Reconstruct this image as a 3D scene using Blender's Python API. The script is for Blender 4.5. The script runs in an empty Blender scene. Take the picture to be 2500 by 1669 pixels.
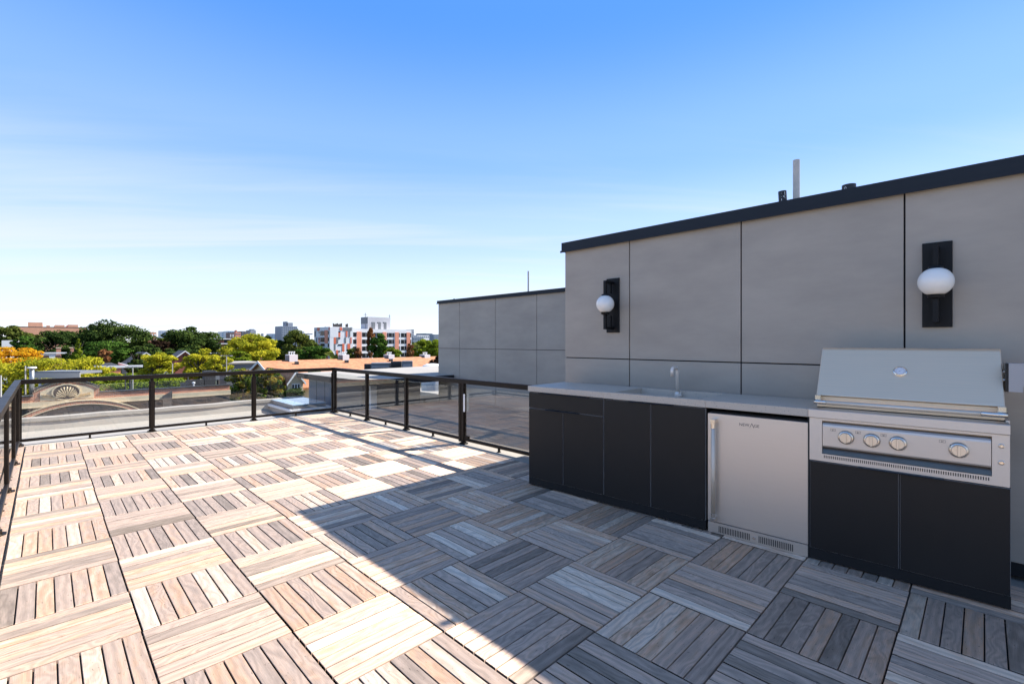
import bpy, bmesh, math, random
import numpy as np
from mathutils import Vector, Matrix
random.seed(7)
R = math.radians
# ------------------------------------------------------------------ camera, sky, sun, exposure
SC = bpy.context.scene
COL = SC.collection
FPX, HOR, CAMZ = 1145.1, 834.5, 1.6232
YAW = math.pi / 4 - 0.0019
CU, CW = -1.5867, -2.1363
cam_d = bpy.data.cameras.new('camera')
cam = bpy.data.objects.new('camera', cam_d); COL.objects.link(cam)
cam.location = (CU, CW, CAMZ)
cam.rotation_euler = (R(90), 0, -(math.pi / 2 - math.atan2(math.cos(YAW), math.sin(YAW))))
cam_d.sensor_width = 36.0
cam_d.lens = 36.0 * FPX / 2500.0
cam_d.clip_start = 0.05; cam_d.clip_end = 9000
SC.camera = cam

SUNV = Vector((1.05, -0.27, 1.0)).normalized()
sun_el = math.asin(SUNV.z); sun_az = math.atan2(SUNV.x, SUNV.y)
world = bpy.data.worlds.new('World'); SC.world = world
world.use_nodes = True
wn = world.node_tree.nodes; wl = world.node_tree.links
for n_ in list(wn): wn.remove(n_)
w_out = wn.new('ShaderNodeOutputWorld'); w_bg = wn.new('ShaderNodeBackground')
w_sky = wn.new('ShaderNodeTexSky'); w_sky.sky_type = 'NISHITA'; w_sky.sun_disc = False
w_sky.sun_elevation = sun_el; w_sky.sun_rotation = sun_az
w_sky.altitude = 30; w_sky.air_density = 1.0; w_sky.dust_density = 0.0; w_sky.ozone_density = 3.0
SKY_STRENGTH = 0.15
w_bg.inputs['Strength'].default_value = SKY_STRENGTH
wl.new(w_bg.outputs[0], w_out.inputs['Surface'])
# thin high clouds: streaky noise on a flat layer above, fading towards the zenith
w_tc = wn.new('ShaderNodeTexCoord'); w_sep = wn.new('ShaderNodeSeparateXYZ')
wl.new(w_tc.outputs['Generated'], w_sep.inputs[0])
def wmath(op, a, b=None):
    m = wn.new('ShaderNodeMath'); m.operation = op
    for i, v in enumerate((a, b)):
        if v is None: continue
        if isinstance(v, (int, float)): m.inputs[i].default_value = v
        else: wl.new(v, m.inputs[i])
    return m.outputs[0]
w_zc = wmath('ADD', wmath('MAXIMUM', w_sep.outputs[2], 0.0), 0.09)
w_cmb = wn.new('ShaderNodeCombineXYZ')
wl.new(wmath('DIVIDE', w_sep.outputs[0], w_zc), w_cmb.inputs[0]); wl.new(wmath('DIVIDE', w_sep.outputs[1], w_zc), w_cmb.inputs[1])
w_map = wn.new('ShaderNodeMapping'); w_map.inputs['Scale'].default_value = (0.20, 1.35, 1)
w_map.inputs['Location'].default_value = (0.7, 2.3, 0)
w_vr = wn.new('ShaderNodeVectorRotate'); w_vr.rotation_type = 'Z_AXIS'; w_vr.inputs['Angle'].default_value = R(38)   # streaks lie across the view
wl.new(w_cmb.outputs[0], w_vr.inputs['Vector']); wl.new(w_vr.outputs[0], w_map.inputs[0])
w_no = wn.new('ShaderNodeTexNoise'); w_no.inputs['Scale'].default_value = 1.25; w_no.inputs['Detail'].default_value = 9; w_no.inputs['Roughness'].default_value = 0.56; w_no.inputs['Distortion'].default_value = 0.6
wl.new(w_map.outputs[0], w_no.inputs['Vector'])
w_r = wn.new('ShaderNodeMapRange'); w_r.interpolation_type = 'SMOOTHSTEP'
w_r.inputs['From Min'].default_value = 0.44; w_r.inputs['From Max'].default_value = 0.70
wl.new(w_no.outputs['Fac'], w_r.inputs['Value'])
w_f = wn.new('ShaderNodeMapRange'); w_f.interpolation_type = 'SMOOTHSTEP'
w_f.inputs['From Min'].default_value = 0.44; w_f.inputs['From Max'].default_value = 0.10; w_f.inputs['To Min'].default_value = 0.0; w_f.inputs['To Max'].default_value = 1.0
wl.new(w_sep.outputs[2], w_f.inputs['Value'])
w_amt = wmath('MULTIPLY', wmath('MULTIPLY', w_r.outputs[0], w_f.outputs[0]), 0.62)
w_mix = wn.new('ShaderNodeMix'); w_mix.data_type = 'RGBA'
wl.new(w_amt, w_mix.inputs['Factor'])
# colour balance of the sky and a pale haze veil rising from the horizon
w_g = wn.new('ShaderNodeGamma'); w_g.inputs['Gamma'].default_value = 1.35
w_cb = wn.new('ShaderNodeMix'); w_cb.data_type = 'RGBA'; w_cb.blend_type = 'MULTIPLY'; w_cb.inputs['Factor'].default_value = 1; w_cb.inputs['B'].default_value = (0.38, 0.37, 0.52, 1)
wl.new(w_sky.outputs[0], w_g.inputs['Color']); wl.new(w_g.outputs[0], w_cb.inputs['A'])
w_h = wn.new('ShaderNodeValToRGB'); w_h.color_ramp.interpolation = 'EASE'
_stops = ((0.0, (0.80, 0.875, 0.99)), (0.10, (0.70, 0.815, 0.98)), (0.22, (0.50, 0.675, 0.96)), (0.36, (0.27, 0.50, 0.94)), (0.58, (0.095, 0.325, 0.86)), (1.0, (0.24, 0.32, 0.46)))
for i_, (pos_, c_) in enumerate(_stops):
    e_ = w_h.color_ramp.elements[i_] if i_ < 2 else w_h.color_ramp.elements.new(pos_)
    e_.position = pos_
for e_, (pos_, c_) in zip(sorted(w_h.color_ramp.elements, key=lambda q: q.position), _stops):
    e_.color = (*[v * 0.5 for v in c_], 1)
wl.new(w_sep.outputs[2], w_h.inputs[0])
w_sc = wn.new('ShaderNodeVectorMath'); w_sc.operation = 'SCALE'; w_sc.inputs['Scale'].default_value = 5.45
wl.new(w_h.outputs[0], w_sc.inputs[0])
w_hz = wn.new('ShaderNodeMix'); w_hz.data_type = 'RGBA'; w_hz.inputs['Factor'].default_value = 0.85
wl.new(w_sc.outputs[0], w_hz.inputs['B']); wl.new(w_cb.outputs['Result'], w_hz.inputs['A'])
wl.new(w_hz.outputs['Result'], w_mix.inputs['A'])
w_mix.inputs['B'].default_value = (2.15, 2.27, 2.38, 1)
wl.new(w_mix.outputs['Result'], w_bg.inputs['Color'])

sun_d = bpy.data.lights.new('sun', 'SUN'); sun = bpy.data.objects.new('sun', sun_d); COL.objects.link(sun)
sun_d.energy = 3.7; sun_d.angle = R(0.5); sun_d.color = (1.0, 0.965, 0.92)
sun.rotation_euler = SUNV.to_track_quat('Z', 'Y').to_euler(); sun.location = SUNV * 60
SC.view_settings.view_transform = 'Standard'; SC.view_settings.look = 'None'
SC.view_settings.exposure = 1.5; SC.view_settings.gamma = 1.0
SC.view_settings.use_curve_mapping = False

# ------------------------------------------------------------------ photo geometry helpers (only to measure real places)
FW = (math.sin(YAW), math.cos(YAW)); RT = (math.cos(YAW), -math.sin(YAW))
def at(px, depth, py=None, z=None):
    """place seen at column px, depth metres ahead; height from row py or given z"""
    x = (px - 1250.0) * depth / FPX
    if z is None: z = CAMZ - (py - HOR) * depth / FPX
    return Vector((CU + RT[0] * x + FW[0] * depth, CW + RT[1] * x + FW[1] * depth, z))

# ------------------------------------------------------------------ mesh helpers
class MB:
    def __init__(s): s.v = []; s.f = []; s.mi = []
    def add(s, verts, faces, mi=0):
        b = len(s.v); s.v += [tuple(p) for p in verts]; s.f += [tuple(b + i for i in f) for f in faces]; s.mi += [mi] * len(faces)
    def box(s, x0, x1, y0, y1, z0, z1, mi=0):
        if x0 > x1: x0, x1 = x1, x0
        if y0 > y1: y0, y1 = y1, y0
        if z0 > z1: z0, z1 = z1, z0
        s.add([(x0,y0,z0),(x1,y0,z0),(x1,y1,z0),(x0,y1,z0),(x0,y0,z1),(x1,y0,z1),(x1,y1,z1),(x0,y1,z1)],
              [(0,3,2,1),(4,5,6,7),(0,1,5,4),(1,2,6,5),(2,3,7,6),(3,0,4,7)], mi)
    def prism(s, poly, axis, a0, a1, mi=0):
        """poly of 2D points, extruded along axis 0/1/2 between a0 and a1"""
        n = len(poly)
        def mk(p, a):
            if axis == 0: return (a, p[0], p[1])
            if axis == 1: return (p[0], a, p[1])
            return (p[0], p[1], a)
        v = [mk(p, a0) for p in poly] + [mk(p, a1) for p in poly]
        f = [tuple(range(n))[::-1], tuple(range(n, 2 * n))] + [(i, (i + 1) % n, n + (i + 1) % n, n + i) for i in range(n)]
        s.add(v, f, mi)
    def solid(s, pts, off, mi=0):
        """3D polygon pushed along vector off"""
        n = len(pts); off = Vector(off); v = [Vector(p) for p in pts] + [Vector(p) + off for p in pts]
        f = [tuple(range(n)), tuple(range(n, 2 * n))[::-1]] + [((i + 1) % n, i, n + i, n + (i + 1) % n) for i in range(n)]
        s.add(v, f, mi)
    def tube(s, pts, r, seg=12, mi=0, cap=True):
        pts = [Vector(p) for p in pts]; rr = r if isinstance(r, (list, tuple)) else [r] * len(pts)
        rings = []; up = None
        for i, p in enumerate(pts):
            t = (pts[min(i + 1, len(pts) - 1)] - pts[max(i - 1, 0)]).normalized()
            if up is None:
                up = Vector((0, 0, 1)) if abs(t.z) < 0.9 else Vector((1, 0, 0))
            a = t.cross(up).normalized(); b = a.cross(t).normalized(); up = b
            rings.append([p + (a * math.cos(2 * math.pi * k / seg) + b * math.sin(2 * math.pi * k / seg)) * rr[i] for k in range(seg)])
        v = [q for g in rings for q in g]; f = []
        for i in range(len(pts) - 1):
            for k in range(seg):
                f.append((i * seg + k, i * seg + (k + 1) % seg, (i + 1) * seg + (k + 1) % seg, (i + 1) * seg + k))
        if cap:
            f.append(tuple(range(seg))[::-1]); f.append(tuple((len(pts) - 1) * seg + k for k in range(seg)))
        s.add(v, f, mi)
    def lathe(s, prof, seg=24, center=(0, 0, 0), axis='z', mi=0):
        v = []; f = []; c = Vector(center)
        for (r, h) in prof:
            for k in range(seg):
                a = 2 * math.pi * k / seg; x, y = r * math.cos(a), r * math.sin(a)
                p = {'z': (x, y, h), 'y': (x, h, y), 'x': (h, x, y)}[axis]
                v.append(c + Vector(p))
        m = len(prof)
        for i in range(m - 1):
            for k in range(seg):
                f.append((i * seg + k, i * seg + (k + 1) % seg, (i + 1) * seg + (k + 1) % seg, (i + 1) * seg + k))
        f.append(tuple(range(seg))[::-1]); f.append(tuple((m - 1) * seg + k for k in range(seg)))
        s.add(v, f, mi)
    def build(s, name, mats, parent=None, bevel=0, smooth=False, kind=None, fix=True):
        me = bpy.data.meshes.new(name); me.from_pydata(s.v, [], s.f)
        if not isinstance(mats, (list, tuple)): mats = [mats]
        for m in mats: me.materials.append(m)
        if len(mats) > 1: me.polygons.foreach_set('material_index', s.mi)
        if fix or bevel:
            bm = bmesh.new(); bm.from_mesh(me)
            if bevel:
                bmesh.ops.bevel(bm, geom=list(bm.edges), offset=bevel, segments=1, affect='EDGES', clamp_overlap=True)
            bmesh.ops.recalc_face_normals(bm, faces=bm.faces); bm.to_mesh(me); bm.free()
        if smooth: me.shade_smooth()
        me.update()
        o = bpy.data.objects.new(name, me); COL.objects.link(o)
        if parent is not None: o.parent = parent
        if kind: o['kind'] = kind
        return o
def box(name, parent, x0, x1, y0, y1, z0, z1, m, bevel=0, kind=None):
    b = MB(); b.box(x0, x1, y0, y1, z0, z1); return b.build(name, m, parent, bevel, kind=kind)
def thing(name, loc=(0, 0, 0), rz=0, label=None, cat=None, group=None):
    o = bpy.data.objects.new(name, None); o.empty_display_size = 0.2; COL.objects.link(o)
    o.location = loc; o.rotation_euler = (0, 0, rz)
    tag(o, label, cat, group); return o
def tag(o, label=None, cat=None, group=None, kind=None):
    if label: o['label'] = label
    if cat: o['category'] = cat
    if group: o['group'] = group
    if kind: o['kind'] = kind
    return o

# ------------------------------------------------------------------ materials
def nt(name):
    m = bpy.data.materials.new(name); m.use_nodes = True
    n = m.node_tree.nodes; l = m.node_tree.links
    return m, n, l, n['Principled BSDF']
def mat(name, col, rough=0.6, metal=0.0, var=0.0, scale=3.0, bump=0.0, bscale=None, stretch=(1, 1, 1), spec=None, coat=0.0, col2=None, detail=6):
    m, n, l, p = nt(name)
    p.inputs['Base Color'].default_value = (*col, 1); p.inputs['Roughness'].default_value = rough; p.inputs['Metallic'].default_value = metal
    if spec is not None: p.inputs['Specular IOR Level'].default_value = spec
    if coat: p.inputs['Coat Weight'].default_value = coat; p.inputs['Coat Roughness'].default_value = 0.1
    if var or bump or col2:
        tc = n.new('ShaderNodeTexCoord'); mp = n.new('ShaderNodeMapping'); mp.inputs['Scale'].default_value = stretch
        l.new(tc.outputs['Object'], mp.inputs[0])
        no = n.new('ShaderNodeTexNoise'); no.inputs['Scale'].default_value = scale; no.inputs['Detail'].default_value = detail; no.inputs['Roughness'].default_value = 0.6
        l.new(mp.outputs[0], no.inputs['Vector'])
        cr = n.new('ShaderNodeValToRGB')
        c2 = col2 if col2 else tuple(c * (1 - var) for c in col)
        c1 = col if col2 else tuple(min(1, c * (1 + var)) for c in col)
        cr.color_ramp.elements[0].position = 0.32; cr.color_ramp.elements[1].position = 0.68
        cr.color_ramp.elements[0].color = (*c2, 1); cr.color_ramp.elements[1].color = (*c1, 1)
        l.new(no.outputs['Fac'], cr.inputs[0]); l.new(cr.outputs[0], p.inputs['Base Color'])
        mr = n.new('ShaderNodeMapRange'); mr.inputs['To Min'].default_value = max(0.02, rough - 0.08); mr.inputs['To Max'].default_value = min(1, rough + 0.08)
        l.new(no.outputs['Fac'], mr.inputs['Value']); l.new(mr.outputs[0], p.inputs['Roughness'])
        if bump:
            n2 = n.new('ShaderNodeTexNoise'); n2.inputs['Scale'].default_value = bscale or scale * 4; n2.inputs['Detail'].default_value = 4
            l.new(mp.outputs[0], n2.inputs['Vector'])
            b = n.new('ShaderNodeBump'); b.inputs['Strength'].default_value = bump; b.inputs['Distance'].default_value = 0.01
            l.new(n2.outputs['Fac'], b.inputs['Height']); l.new(b.outputs[0], p.inputs['Normal'])
    return m

def wood_material():
    m, n, l, p = nt('weathered_hardwood')
    uv = n.new('ShaderNodeUVMap'); uv.uv_map = 'grain'
    tone = n.new('ShaderNodeAttribute'); tone.attribute_name = 'tone'
    tone2 = n.new('ShaderNodeAttribute'); tone2.attribute_name = 'figure'
    # growth-ring figure: distorted bands along the board
    warp = n.new('ShaderNodeTexNoise'); warp.inputs['Scale'].default_value = 3.2; warp.inputs['Detail'].default_value = 2
    mpw = n.new('ShaderNodeMapping'); mpw.inputs['Scale'].default_value = (1.0, 2.2, 1); l.new(uv.outputs[0], mpw.inputs[0]); l.new(mpw.outputs[0], warp.inputs['Vector'])
    sep = n.new('ShaderNodeSeparateXYZ'); l.new(uv.outputs[0], sep.inputs[0])
    def M(op, a, b=None, c=None):
        q = n.new('ShaderNodeMath'); q.operation = op
        for i, v in enumerate((a, b, c)):
            if v is None: continue
            if isinstance(v, (int, float)): q.inputs[i].default_value = v
            else: l.new(v, q.inputs[i])
        return q.outputs[0]
    ringv = M('ADD', M('MULTIPLY', sep.outputs[1], 22.0), M('MULTIPLY', warp.outputs['Fac'], M('ADD', M('MULTIPLY', tone2.outputs['Fac'], 11.0), 1.5)))
    ring = M('ADD', M('MULTIPLY', M('SINE', M('MULTIPLY', ringv, 6.28)), 0.5), 0.5)
    fib = n.new('ShaderNodeTexNoise'); fib.inputs['Scale'].default_value = 1.0; fib.inputs['Detail'].default_value = 5; fib.inputs['Roughness'].default_value = 0.65
    mpf = n.new('ShaderNodeMapping'); mpf.inputs['Scale'].default_value = (9, 260, 1); l.new(uv.outputs[0], mpf.inputs[0]); l.new(mpf.outputs[0], fib.inputs['Vector'])
    blo = n.new('ShaderNodeTexNoise'); blo.inputs['Scale'].default_value = 1.0; blo.inputs['Detail'].default_value = 5
    mpb = n.new('ShaderNodeMapping'); mpb.inputs['Scale'].default_value = (6, 22, 1); l.new(uv.outputs[0], mpb.inputs[0]); l.new(mpb.outputs[0], blo.inputs['Vector'])
    cr = n.new('ShaderNodeValToRGB'); cr.color_ramp.interpolation = 'LINEAR'
    e = cr.color_ramp.elements
    e[0].position = 0.0; e[0].color = (0.29, 0.222, 0.16, 1)
    e[1].position = 1.0; e[1].color = (0.96, 0.785, 0.61, 1)
    for pos, c in ((0.2, (0.46, 0.35, 0.265)), (0.38, (0.63, 0.47, 0.355)), (0.52, (0.74, 0.53, 0.385)), (0.66, (0.82, 0.515, 0.32)), (0.8, (0.93, 0.70, 0.50))):
        q = e.new(pos); q.color = (*c, 1)
    tv = M('ADD', tone.outputs['Fac'], M('MULTIPLY', M('SUBTRACT', blo.outputs['Fac'], 0.5), 0.5))
    l.new(tv, cr.inputs[0])
    fac = M('MULTIPLY', M('ADD', 0.80, M('MULTIPLY', ring, 0.20)), M('ADD', 0.62, M('MULTIPLY', fib.outputs['Fac'], 0.72)))
    # sparse dark pores and stains
    st = n.new('ShaderNodeTexNoise'); st.inputs['Scale'].default_value = 1.0; st.inputs['Detail'].default_value = 3
    mps = n.new('ShaderNodeMapping'); mps.inputs['Scale'].default_value = (30, 90, 1); l.new(uv.outputs[0], mps.inputs[0]); l.new(mps.outputs[0], st.inputs['Vector'])
    sr = n.new('ShaderNodeMapRange'); sr.inputs['From Min'].default_value = 0.28; sr.inputs['From Max'].default_value = 0.36; sr.inputs['To Min'].default_value = 0.55; sr.inputs['To Max'].default_value = 1
    l.new(st.outputs['Fac'], sr.inputs['Value'])
    fac = M('MULTIPLY', fac, sr.outputs[0])
    mul = n.new('ShaderNodeMix'); mul.data_type = 'RGBA'; mul.blend_type = 'MULTIPLY'; mul.inputs['Factor'].default_value = 1
    l.new(cr.outputs[0], mul.inputs['A'])
    cmb = n.new('ShaderNodeCombineColor'); l.new(fac, cmb.inputs[0]); l.new(fac, cmb.inputs[1]); l.new(fac, cmb.inputs[2])
    l.new(cmb.outputs[0], mul.inputs['B']); l.new(mul.outputs['Result'], p.inputs['Base Color'])
    # anisotropic sheen of brushed, silvered fibres running along the board
    tg = n.new('ShaderNodeTangent'); tg.direction_type = 'UV_MAP'; tg.uv_map = 'grain'
    l.new(tg.outputs[0], p.inputs['Tangent'])
    p.inputs['Anisotropic'].default_value = WOOD_ANISO; p.inputs['Anisotropic Rotation'].default_value = WOOD_AROT
    p.inputs['Roughness'].default_value = WOOD_ROUGH; p.inputs['IOR'].default_value = WOOD_IOR; p.inputs['Metallic'].default_value = WOOD_FIBRE
    bp = n.new('ShaderNodeBump'); bp.inputs['Strength'].default_value = 0.35; bp.inputs['Distance'].default_value = 0.0012
    l.new(M('ADD', M('MULTIPLY', fib.outputs['Fac'], 1.0), M('MULTIPLY', ring, 0.3)), bp.inputs['Height']); l.new(bp.outputs[0], p.inputs['Normal'])
    return m
WOOD_ANISO, WOOD_AROT, WOOD_ROUGH, WOOD_IOR = 0.80, 0.25, 0.76, 1.5
WOOD_FIBRE = 0.47
M_WOOD = wood_material()

def cladding_material():
    m = mat('grey_fibre_cement', (0.385, 0.332, 0.268), 0.5, var=0.12, scale=1.6, stretch=(1, 0.55, 1.6), bump=0.05, bscale=60, spec=0.5)
    return m
def steel_material(name, stretch, base=(0.56, 0.56, 0.57), rough=0.28, st=0.06):
    m, n, l, p = nt(name)
    p.inputs['Metallic'].default_value = 1.0
    tc = n.new('ShaderNodeTexCoord'); mp = n.new('ShaderNodeMapping'); mp.inputs['Scale'].default_value = stretch; l.new(tc.outputs['Object'], mp.inputs[0])
    no = n.new('ShaderNodeTexNoise'); no.inputs['Scale'].default_value = 1.0; no.inputs['Detail'].default_value = 5; l.new(mp.outputs[0], no.inputs['Vector'])
    cr = n.new('ShaderNodeMapRange'); cr.inputs['To Min'].default_value = 0.93; cr.inputs['To Max'].default_value = 1.06; l.new(no.outputs['Fac'], cr.inputs['Value'])
    mx = n.new('ShaderNodeVectorMath'); mx.operation = 'SCALE'; mx.inputs[0].default_value = base; l.new(cr.outputs[0], mx.inputs['Scale'])
    l.new(mx.outputs[0], p.inputs['Base Color'])
    rr = n.new('ShaderNodeMapRange'); rr.inputs['To Min'].default_value = rough - 0.06; rr.inputs['To Max'].default_value = rough + 0.1; l.new(no.outputs['Fac'], rr.inputs['Value']); l.new(rr.outputs[0], p.inputs['Roughness'])
    b = n.new('ShaderNodeBump'); b.inputs['Strength'].default_value = st; b.inputs['Distance'].default_value = 0.002; l.new(no.outputs['Fac'], b.inputs['Height']); l.new(b.outputs[0], p.inputs['Normal'])
    return m
def knurl_material():
    m, n, l, p = nt('knurled_steel'); p.inputs['Metallic'].default_value = 0.9; p.inputs['Base Color'].default_value = (0.85, 0.74, 0.60, 1); p.inputs['Roughness'].default_value = 0.45
    tc = n.new('ShaderNodeTexCoord'); hs = []
    for rot in ((0, R(35), R(35)), (0, R(-35), R(-35))):
        mp = n.new('ShaderNodeMapping'); mp.inputs['Rotation'].default_value = rot; l.new(tc.outputs['Object'], mp.inputs[0])
        wv = n.new('ShaderNodeTexWave'); wv.inputs['Scale'].default_value = 55; l.new(mp.outputs[0], wv.inputs['Vector']); hs.append(wv.outputs['Fac'])
    a = n.new('ShaderNodeMath'); a.operation = 'ADD'; l.new(hs[0], a.inputs[0]); l.new(hs[1], a.inputs[1])
    b = n.new('ShaderNodeBump'); b.inputs['Strength'].default_value = 0.6; b.inputs['Distance'].default_value = 0.002; l.new(a.outputs[0], b.inputs['Height']); l.new(b.outputs[0], p.inputs['Normal'])
    return m
def glass_material(name, tint=(0.975, 0.985, 0.98), ior=1.75, rough=0.0):
    m = bpy.data.materials.new(name); m.use_nodes = True; n = m.node_tree.nodes; l = m.node_tree.links
    for q in list(n): n.remove(q)
    o = n.new('ShaderNodeOutputMaterial'); mx = n.new('ShaderNodeMixShader'); fr = n.new('ShaderNodeFresnel'); fr.inputs['IOR'].default_value = ior
    t = n.new('ShaderNodeBsdfTransparent'); t.inputs[0].default_value = (*tint, 1); g = n.new('ShaderNodeBsdfGlossy'); g.inputs['Roughness'].default_value = rough
    ge = n.new('ShaderNodeNewGeometry'); mr = n.new('ShaderNodeMapRange'); mr.inputs['To Min'].default_value = ior; mr.inputs['To Max'].default_value = 1 / ior   # same reflectance from both sides of the thin pane
    l.new(ge.outputs['Backfacing'], mr.inputs['Value']); l.new(mr.outputs[0], fr.inputs['IOR'])
    l.new(fr.outputs[0], mx.inputs[0]); l.new(t.outputs[0], mx.inputs[1]); l.new(g.outputs[0], mx.inputs[2]); l.new(mx.outputs[0], o.inputs[0])
    return m
def concrete_material():
    m, n, l, p = nt('speckled_concrete'); p.inputs['Roughness'].default_value = 0.45
    tc = n.new('ShaderNodeTexCoord'); no = n.new('ShaderNodeTexNoise'); no.inputs['Scale'].default_value = 9; no.inputs['Detail'].default_value = 6; l.new(tc.outputs['Object'], no.inputs['Vector'])
    cr = n.new('ShaderNodeValToRGB'); cr.color_ramp.elements[0].color = (0.50, 0.425, 0.34, 1); cr.color_ramp.elements[1].color = (0.60, 0.515, 0.41, 1); l.new(no.outputs['Fac'], cr.inputs[0])
    vo = n.new('ShaderNodeTexVoronoi'); vo.inputs['Scale'].default_value = 75; l.new(tc.outputs['Object'], vo.inputs['Vector'])
    vs = n.new('ShaderNodeTexVoronoi'); vs.inputs['Scale'].default_value = 75; vs.feature = 'F1'; l.new(tc.outputs['Object'], vs.inputs['Vector'])
    lt = n.new('ShaderNodeMath'); lt.operation = 'LESS_THAN'; lt.inputs[1].default_value = 0.17; l.new(vo.outputs['Distance'], lt.inputs[0])
    sc_ = n.new('ShaderNodeSeparateColor'); l.new(vs.outputs['Color'], sc_.inputs[0])
    g = n.new('ShaderNodeMath'); g.operation = 'GREATER_THAN'; g.inputs[1].default_value = 0.55; l.new(sc_.outputs[0], g.inputs[0])
    mm = n.new('ShaderNodeMath'); mm.operation = 'MULTIPLY'; l.new(lt.outputs[0], mm.inputs[0]); l.new(g.outputs[0], mm.inputs[1])
    mx = n.new('ShaderNodeMix'); mx.data_type = 'RGBA'; l.new(mm.outputs[0], mx.inputs['Factor']); l.new(cr.outputs[0], mx.inputs['A']); mx.inputs['B'].default_value = (0.12, 0.12, 0.13, 1)
    l.new(mx.outputs['Result'], p.inputs['Base Color'])
    return m
def brick_material(name, c1, c2, mortar, scale, bw=0.22, bh=0.075):
    m, n, l, p = nt(name); p.inputs['Roughness'].default_value = 0.85
    tc = n.new('ShaderNodeTexCoord'); sp = n.new('ShaderNodeSeparateXYZ'); l.new(tc.outputs['Object'], sp.inputs[0])
    ad = n.new('ShaderNodeMath'); ad.operation = 'ADD'; l.new(sp.outputs[0], ad.inputs[0]); l.new(sp.outputs[1], ad.inputs[1])
    cb = n.new('ShaderNodeCombineXYZ'); l.new(ad.outputs[0], cb.inputs[0]); l.new(sp.outputs[2], cb.inputs[1])
    b = n.new('ShaderNodeTexBrick'); b.inputs['Scale'].default_value = scale; b.inputs['Brick Width'].default_value = bw; b.inputs['Row Height'].default_value = bh; b.inputs['Mortar Size'].default_value = 0.01
    b.inputs['Color1'].default_value = (*c1, 1); b.inputs['Color2'].default_value = (*c2, 1); b.inputs['Mortar'].default_value = (*mortar, 1)
    l.new(cb.outputs[0], b.inputs['Vector'])
    no = n.new('ShaderNodeTexNoise'); no.inputs['Scale'].default_value = 1.3; no.inputs['Detail'].default_value = 6; l.new(tc.outputs['Object'], no.inputs['Vector'])
    mr = n.new('ShaderNodeMapRange'); mr.inputs['To Min'].default_value = 0.6; mr.inputs['To Max'].default_value = 1.35; l.new(no.outputs['Fac'], mr.inputs['Value'])
    sc_ = n.new('ShaderNodeVectorMath'); sc_.operation = 'SCALE'; l.new(b.outputs['Color'], sc_.inputs[0]); l.new(mr.outputs[0], sc_.inputs['Scale']); l.new(sc_.outputs[0], p.inputs['Base Color'])
    return m
def shingle_material(name, c, c2):
    m, n, l, p = nt(name); p.inputs['Roughness'].default_value = 0.9
    tc = n.new('ShaderNodeTexCoord')
    vo = n.new('ShaderNodeTexVoronoi'); vo.inputs['Scale'].default_value = 3.0; mp = n.new('ShaderNodeMapping'); mp.inputs['Scale'].default_value = (1, 1, 2.4)
    l.new(tc.outputs['Object'], mp.inputs[0]); l.new(mp.outputs[0], vo.inputs['Vector'])
    sc_ = n.new('ShaderNodeSeparateColor'); l.new(vo.outputs['Color'], sc_.inputs[0])
    mx = n.new('ShaderNodeMix'); mx.data_type = 'RGBA'; l.new(sc_.outputs[0], mx.inputs['Factor']); mx.inputs['A'].default_value = (*c, 1); mx.inputs['B'].default_value = (*c2, 1)
    l.new(mx.outputs['Result'], p.inputs['Base Color'])
    return m
def leaf_material(name, cols, trans=0.35):
    m = bpy.data.materials.new(name); m.use_nodes = True; n = m.node_tree.nodes; l = m.node_tree.links
    for q in list(n): n.remove(q)
    o = n.new('ShaderNodeOutputMaterial'); at_ = n.new('ShaderNodeAttribute'); at_.attribute_name = 'tone'
    cr = n.new('ShaderNodeValToRGB'); e = cr.color_ramp.elements
    e[0].position = 0; e[0].color = (*cols[0], 1); e[1].position = 1; e[1].color = (*cols[-1], 1)
    for i, c in enumerate(cols[1:-1]):
        q = e.new((i + 1) / (len(cols) - 1)); q.color = (*c, 1)
    l.new(at_.outputs['Fac'], cr.inputs[0])
    d = n.new('ShaderNodeBsdfDiffuse'); t = n.new('ShaderNodeBsdfTranslucent'); mx = n.new('ShaderNodeMixShader'); mx.inputs[0].default_value = trans
    l.new(cr.outputs[0], d.inputs[0]); l.new(cr.outputs[0], t.inputs[0]); l.new(d.outputs[0], mx.inputs[1]); l.new(t.outputs[0], mx.inputs[2]); l.new(mx.outputs[0], o.inputs[0])
    return m

M_CLAD = cladding_material()
M_COPING = mat('dark_navy_coping', (0.011, 0.015, 0.021), 0.5, var=0.15, scale=2, spec=0.3)
M_JOINT = mat('black_joint', (0.006, 0.006, 0.007), 0.8)
M_BRONZE = mat('dark_bronze_aluminium', (0.011, 0.0075, 0.005), 0.42, var=0.2, scale=5, spec=0.22)
M_CABINET = mat('charcoal_powder_coat', (0.013, 0.012, 0.0115), 0.42, var=0.06, scale=2, bump=0.02, bscale=400, spec=0.3)
M_KICK = mat('charcoal_toe_kick', (0.012, 0.012, 0.012), 0.6, spec=0.25)
M_CARC = mat('door_edge_grey', (0.30, 0.29, 0.28), 0.6)
M_BLACK = mat('black_gap', (0.004, 0.004, 0.005), 0.7)
M_PULL = mat('black_pull', (0.02, 0.02, 0.022), 0.3, metal=0.6)
M_CONC = concrete_material()
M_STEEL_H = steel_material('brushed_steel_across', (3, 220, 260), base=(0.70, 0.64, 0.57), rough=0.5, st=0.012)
M_STEEL_HOOD = steel_material('brushed_steel_hood', (3, 220, 260), base=(0.98, 0.77, 0.545), rough=0.5, st=0.012)  # same steel as the front, tint warmed to offset the blue sky it reflects
M_STEEL_V = steel_material('brushed_steel_fridge', (5, 300, 260), base=(0.66, 0.60, 0.54), rough=0.42, st=0.01)
M_STEEL = mat('plain_steel', (0.74, 0.68, 0.60), 0.22, metal=1.0, var=0.05, scale=10)
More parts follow.
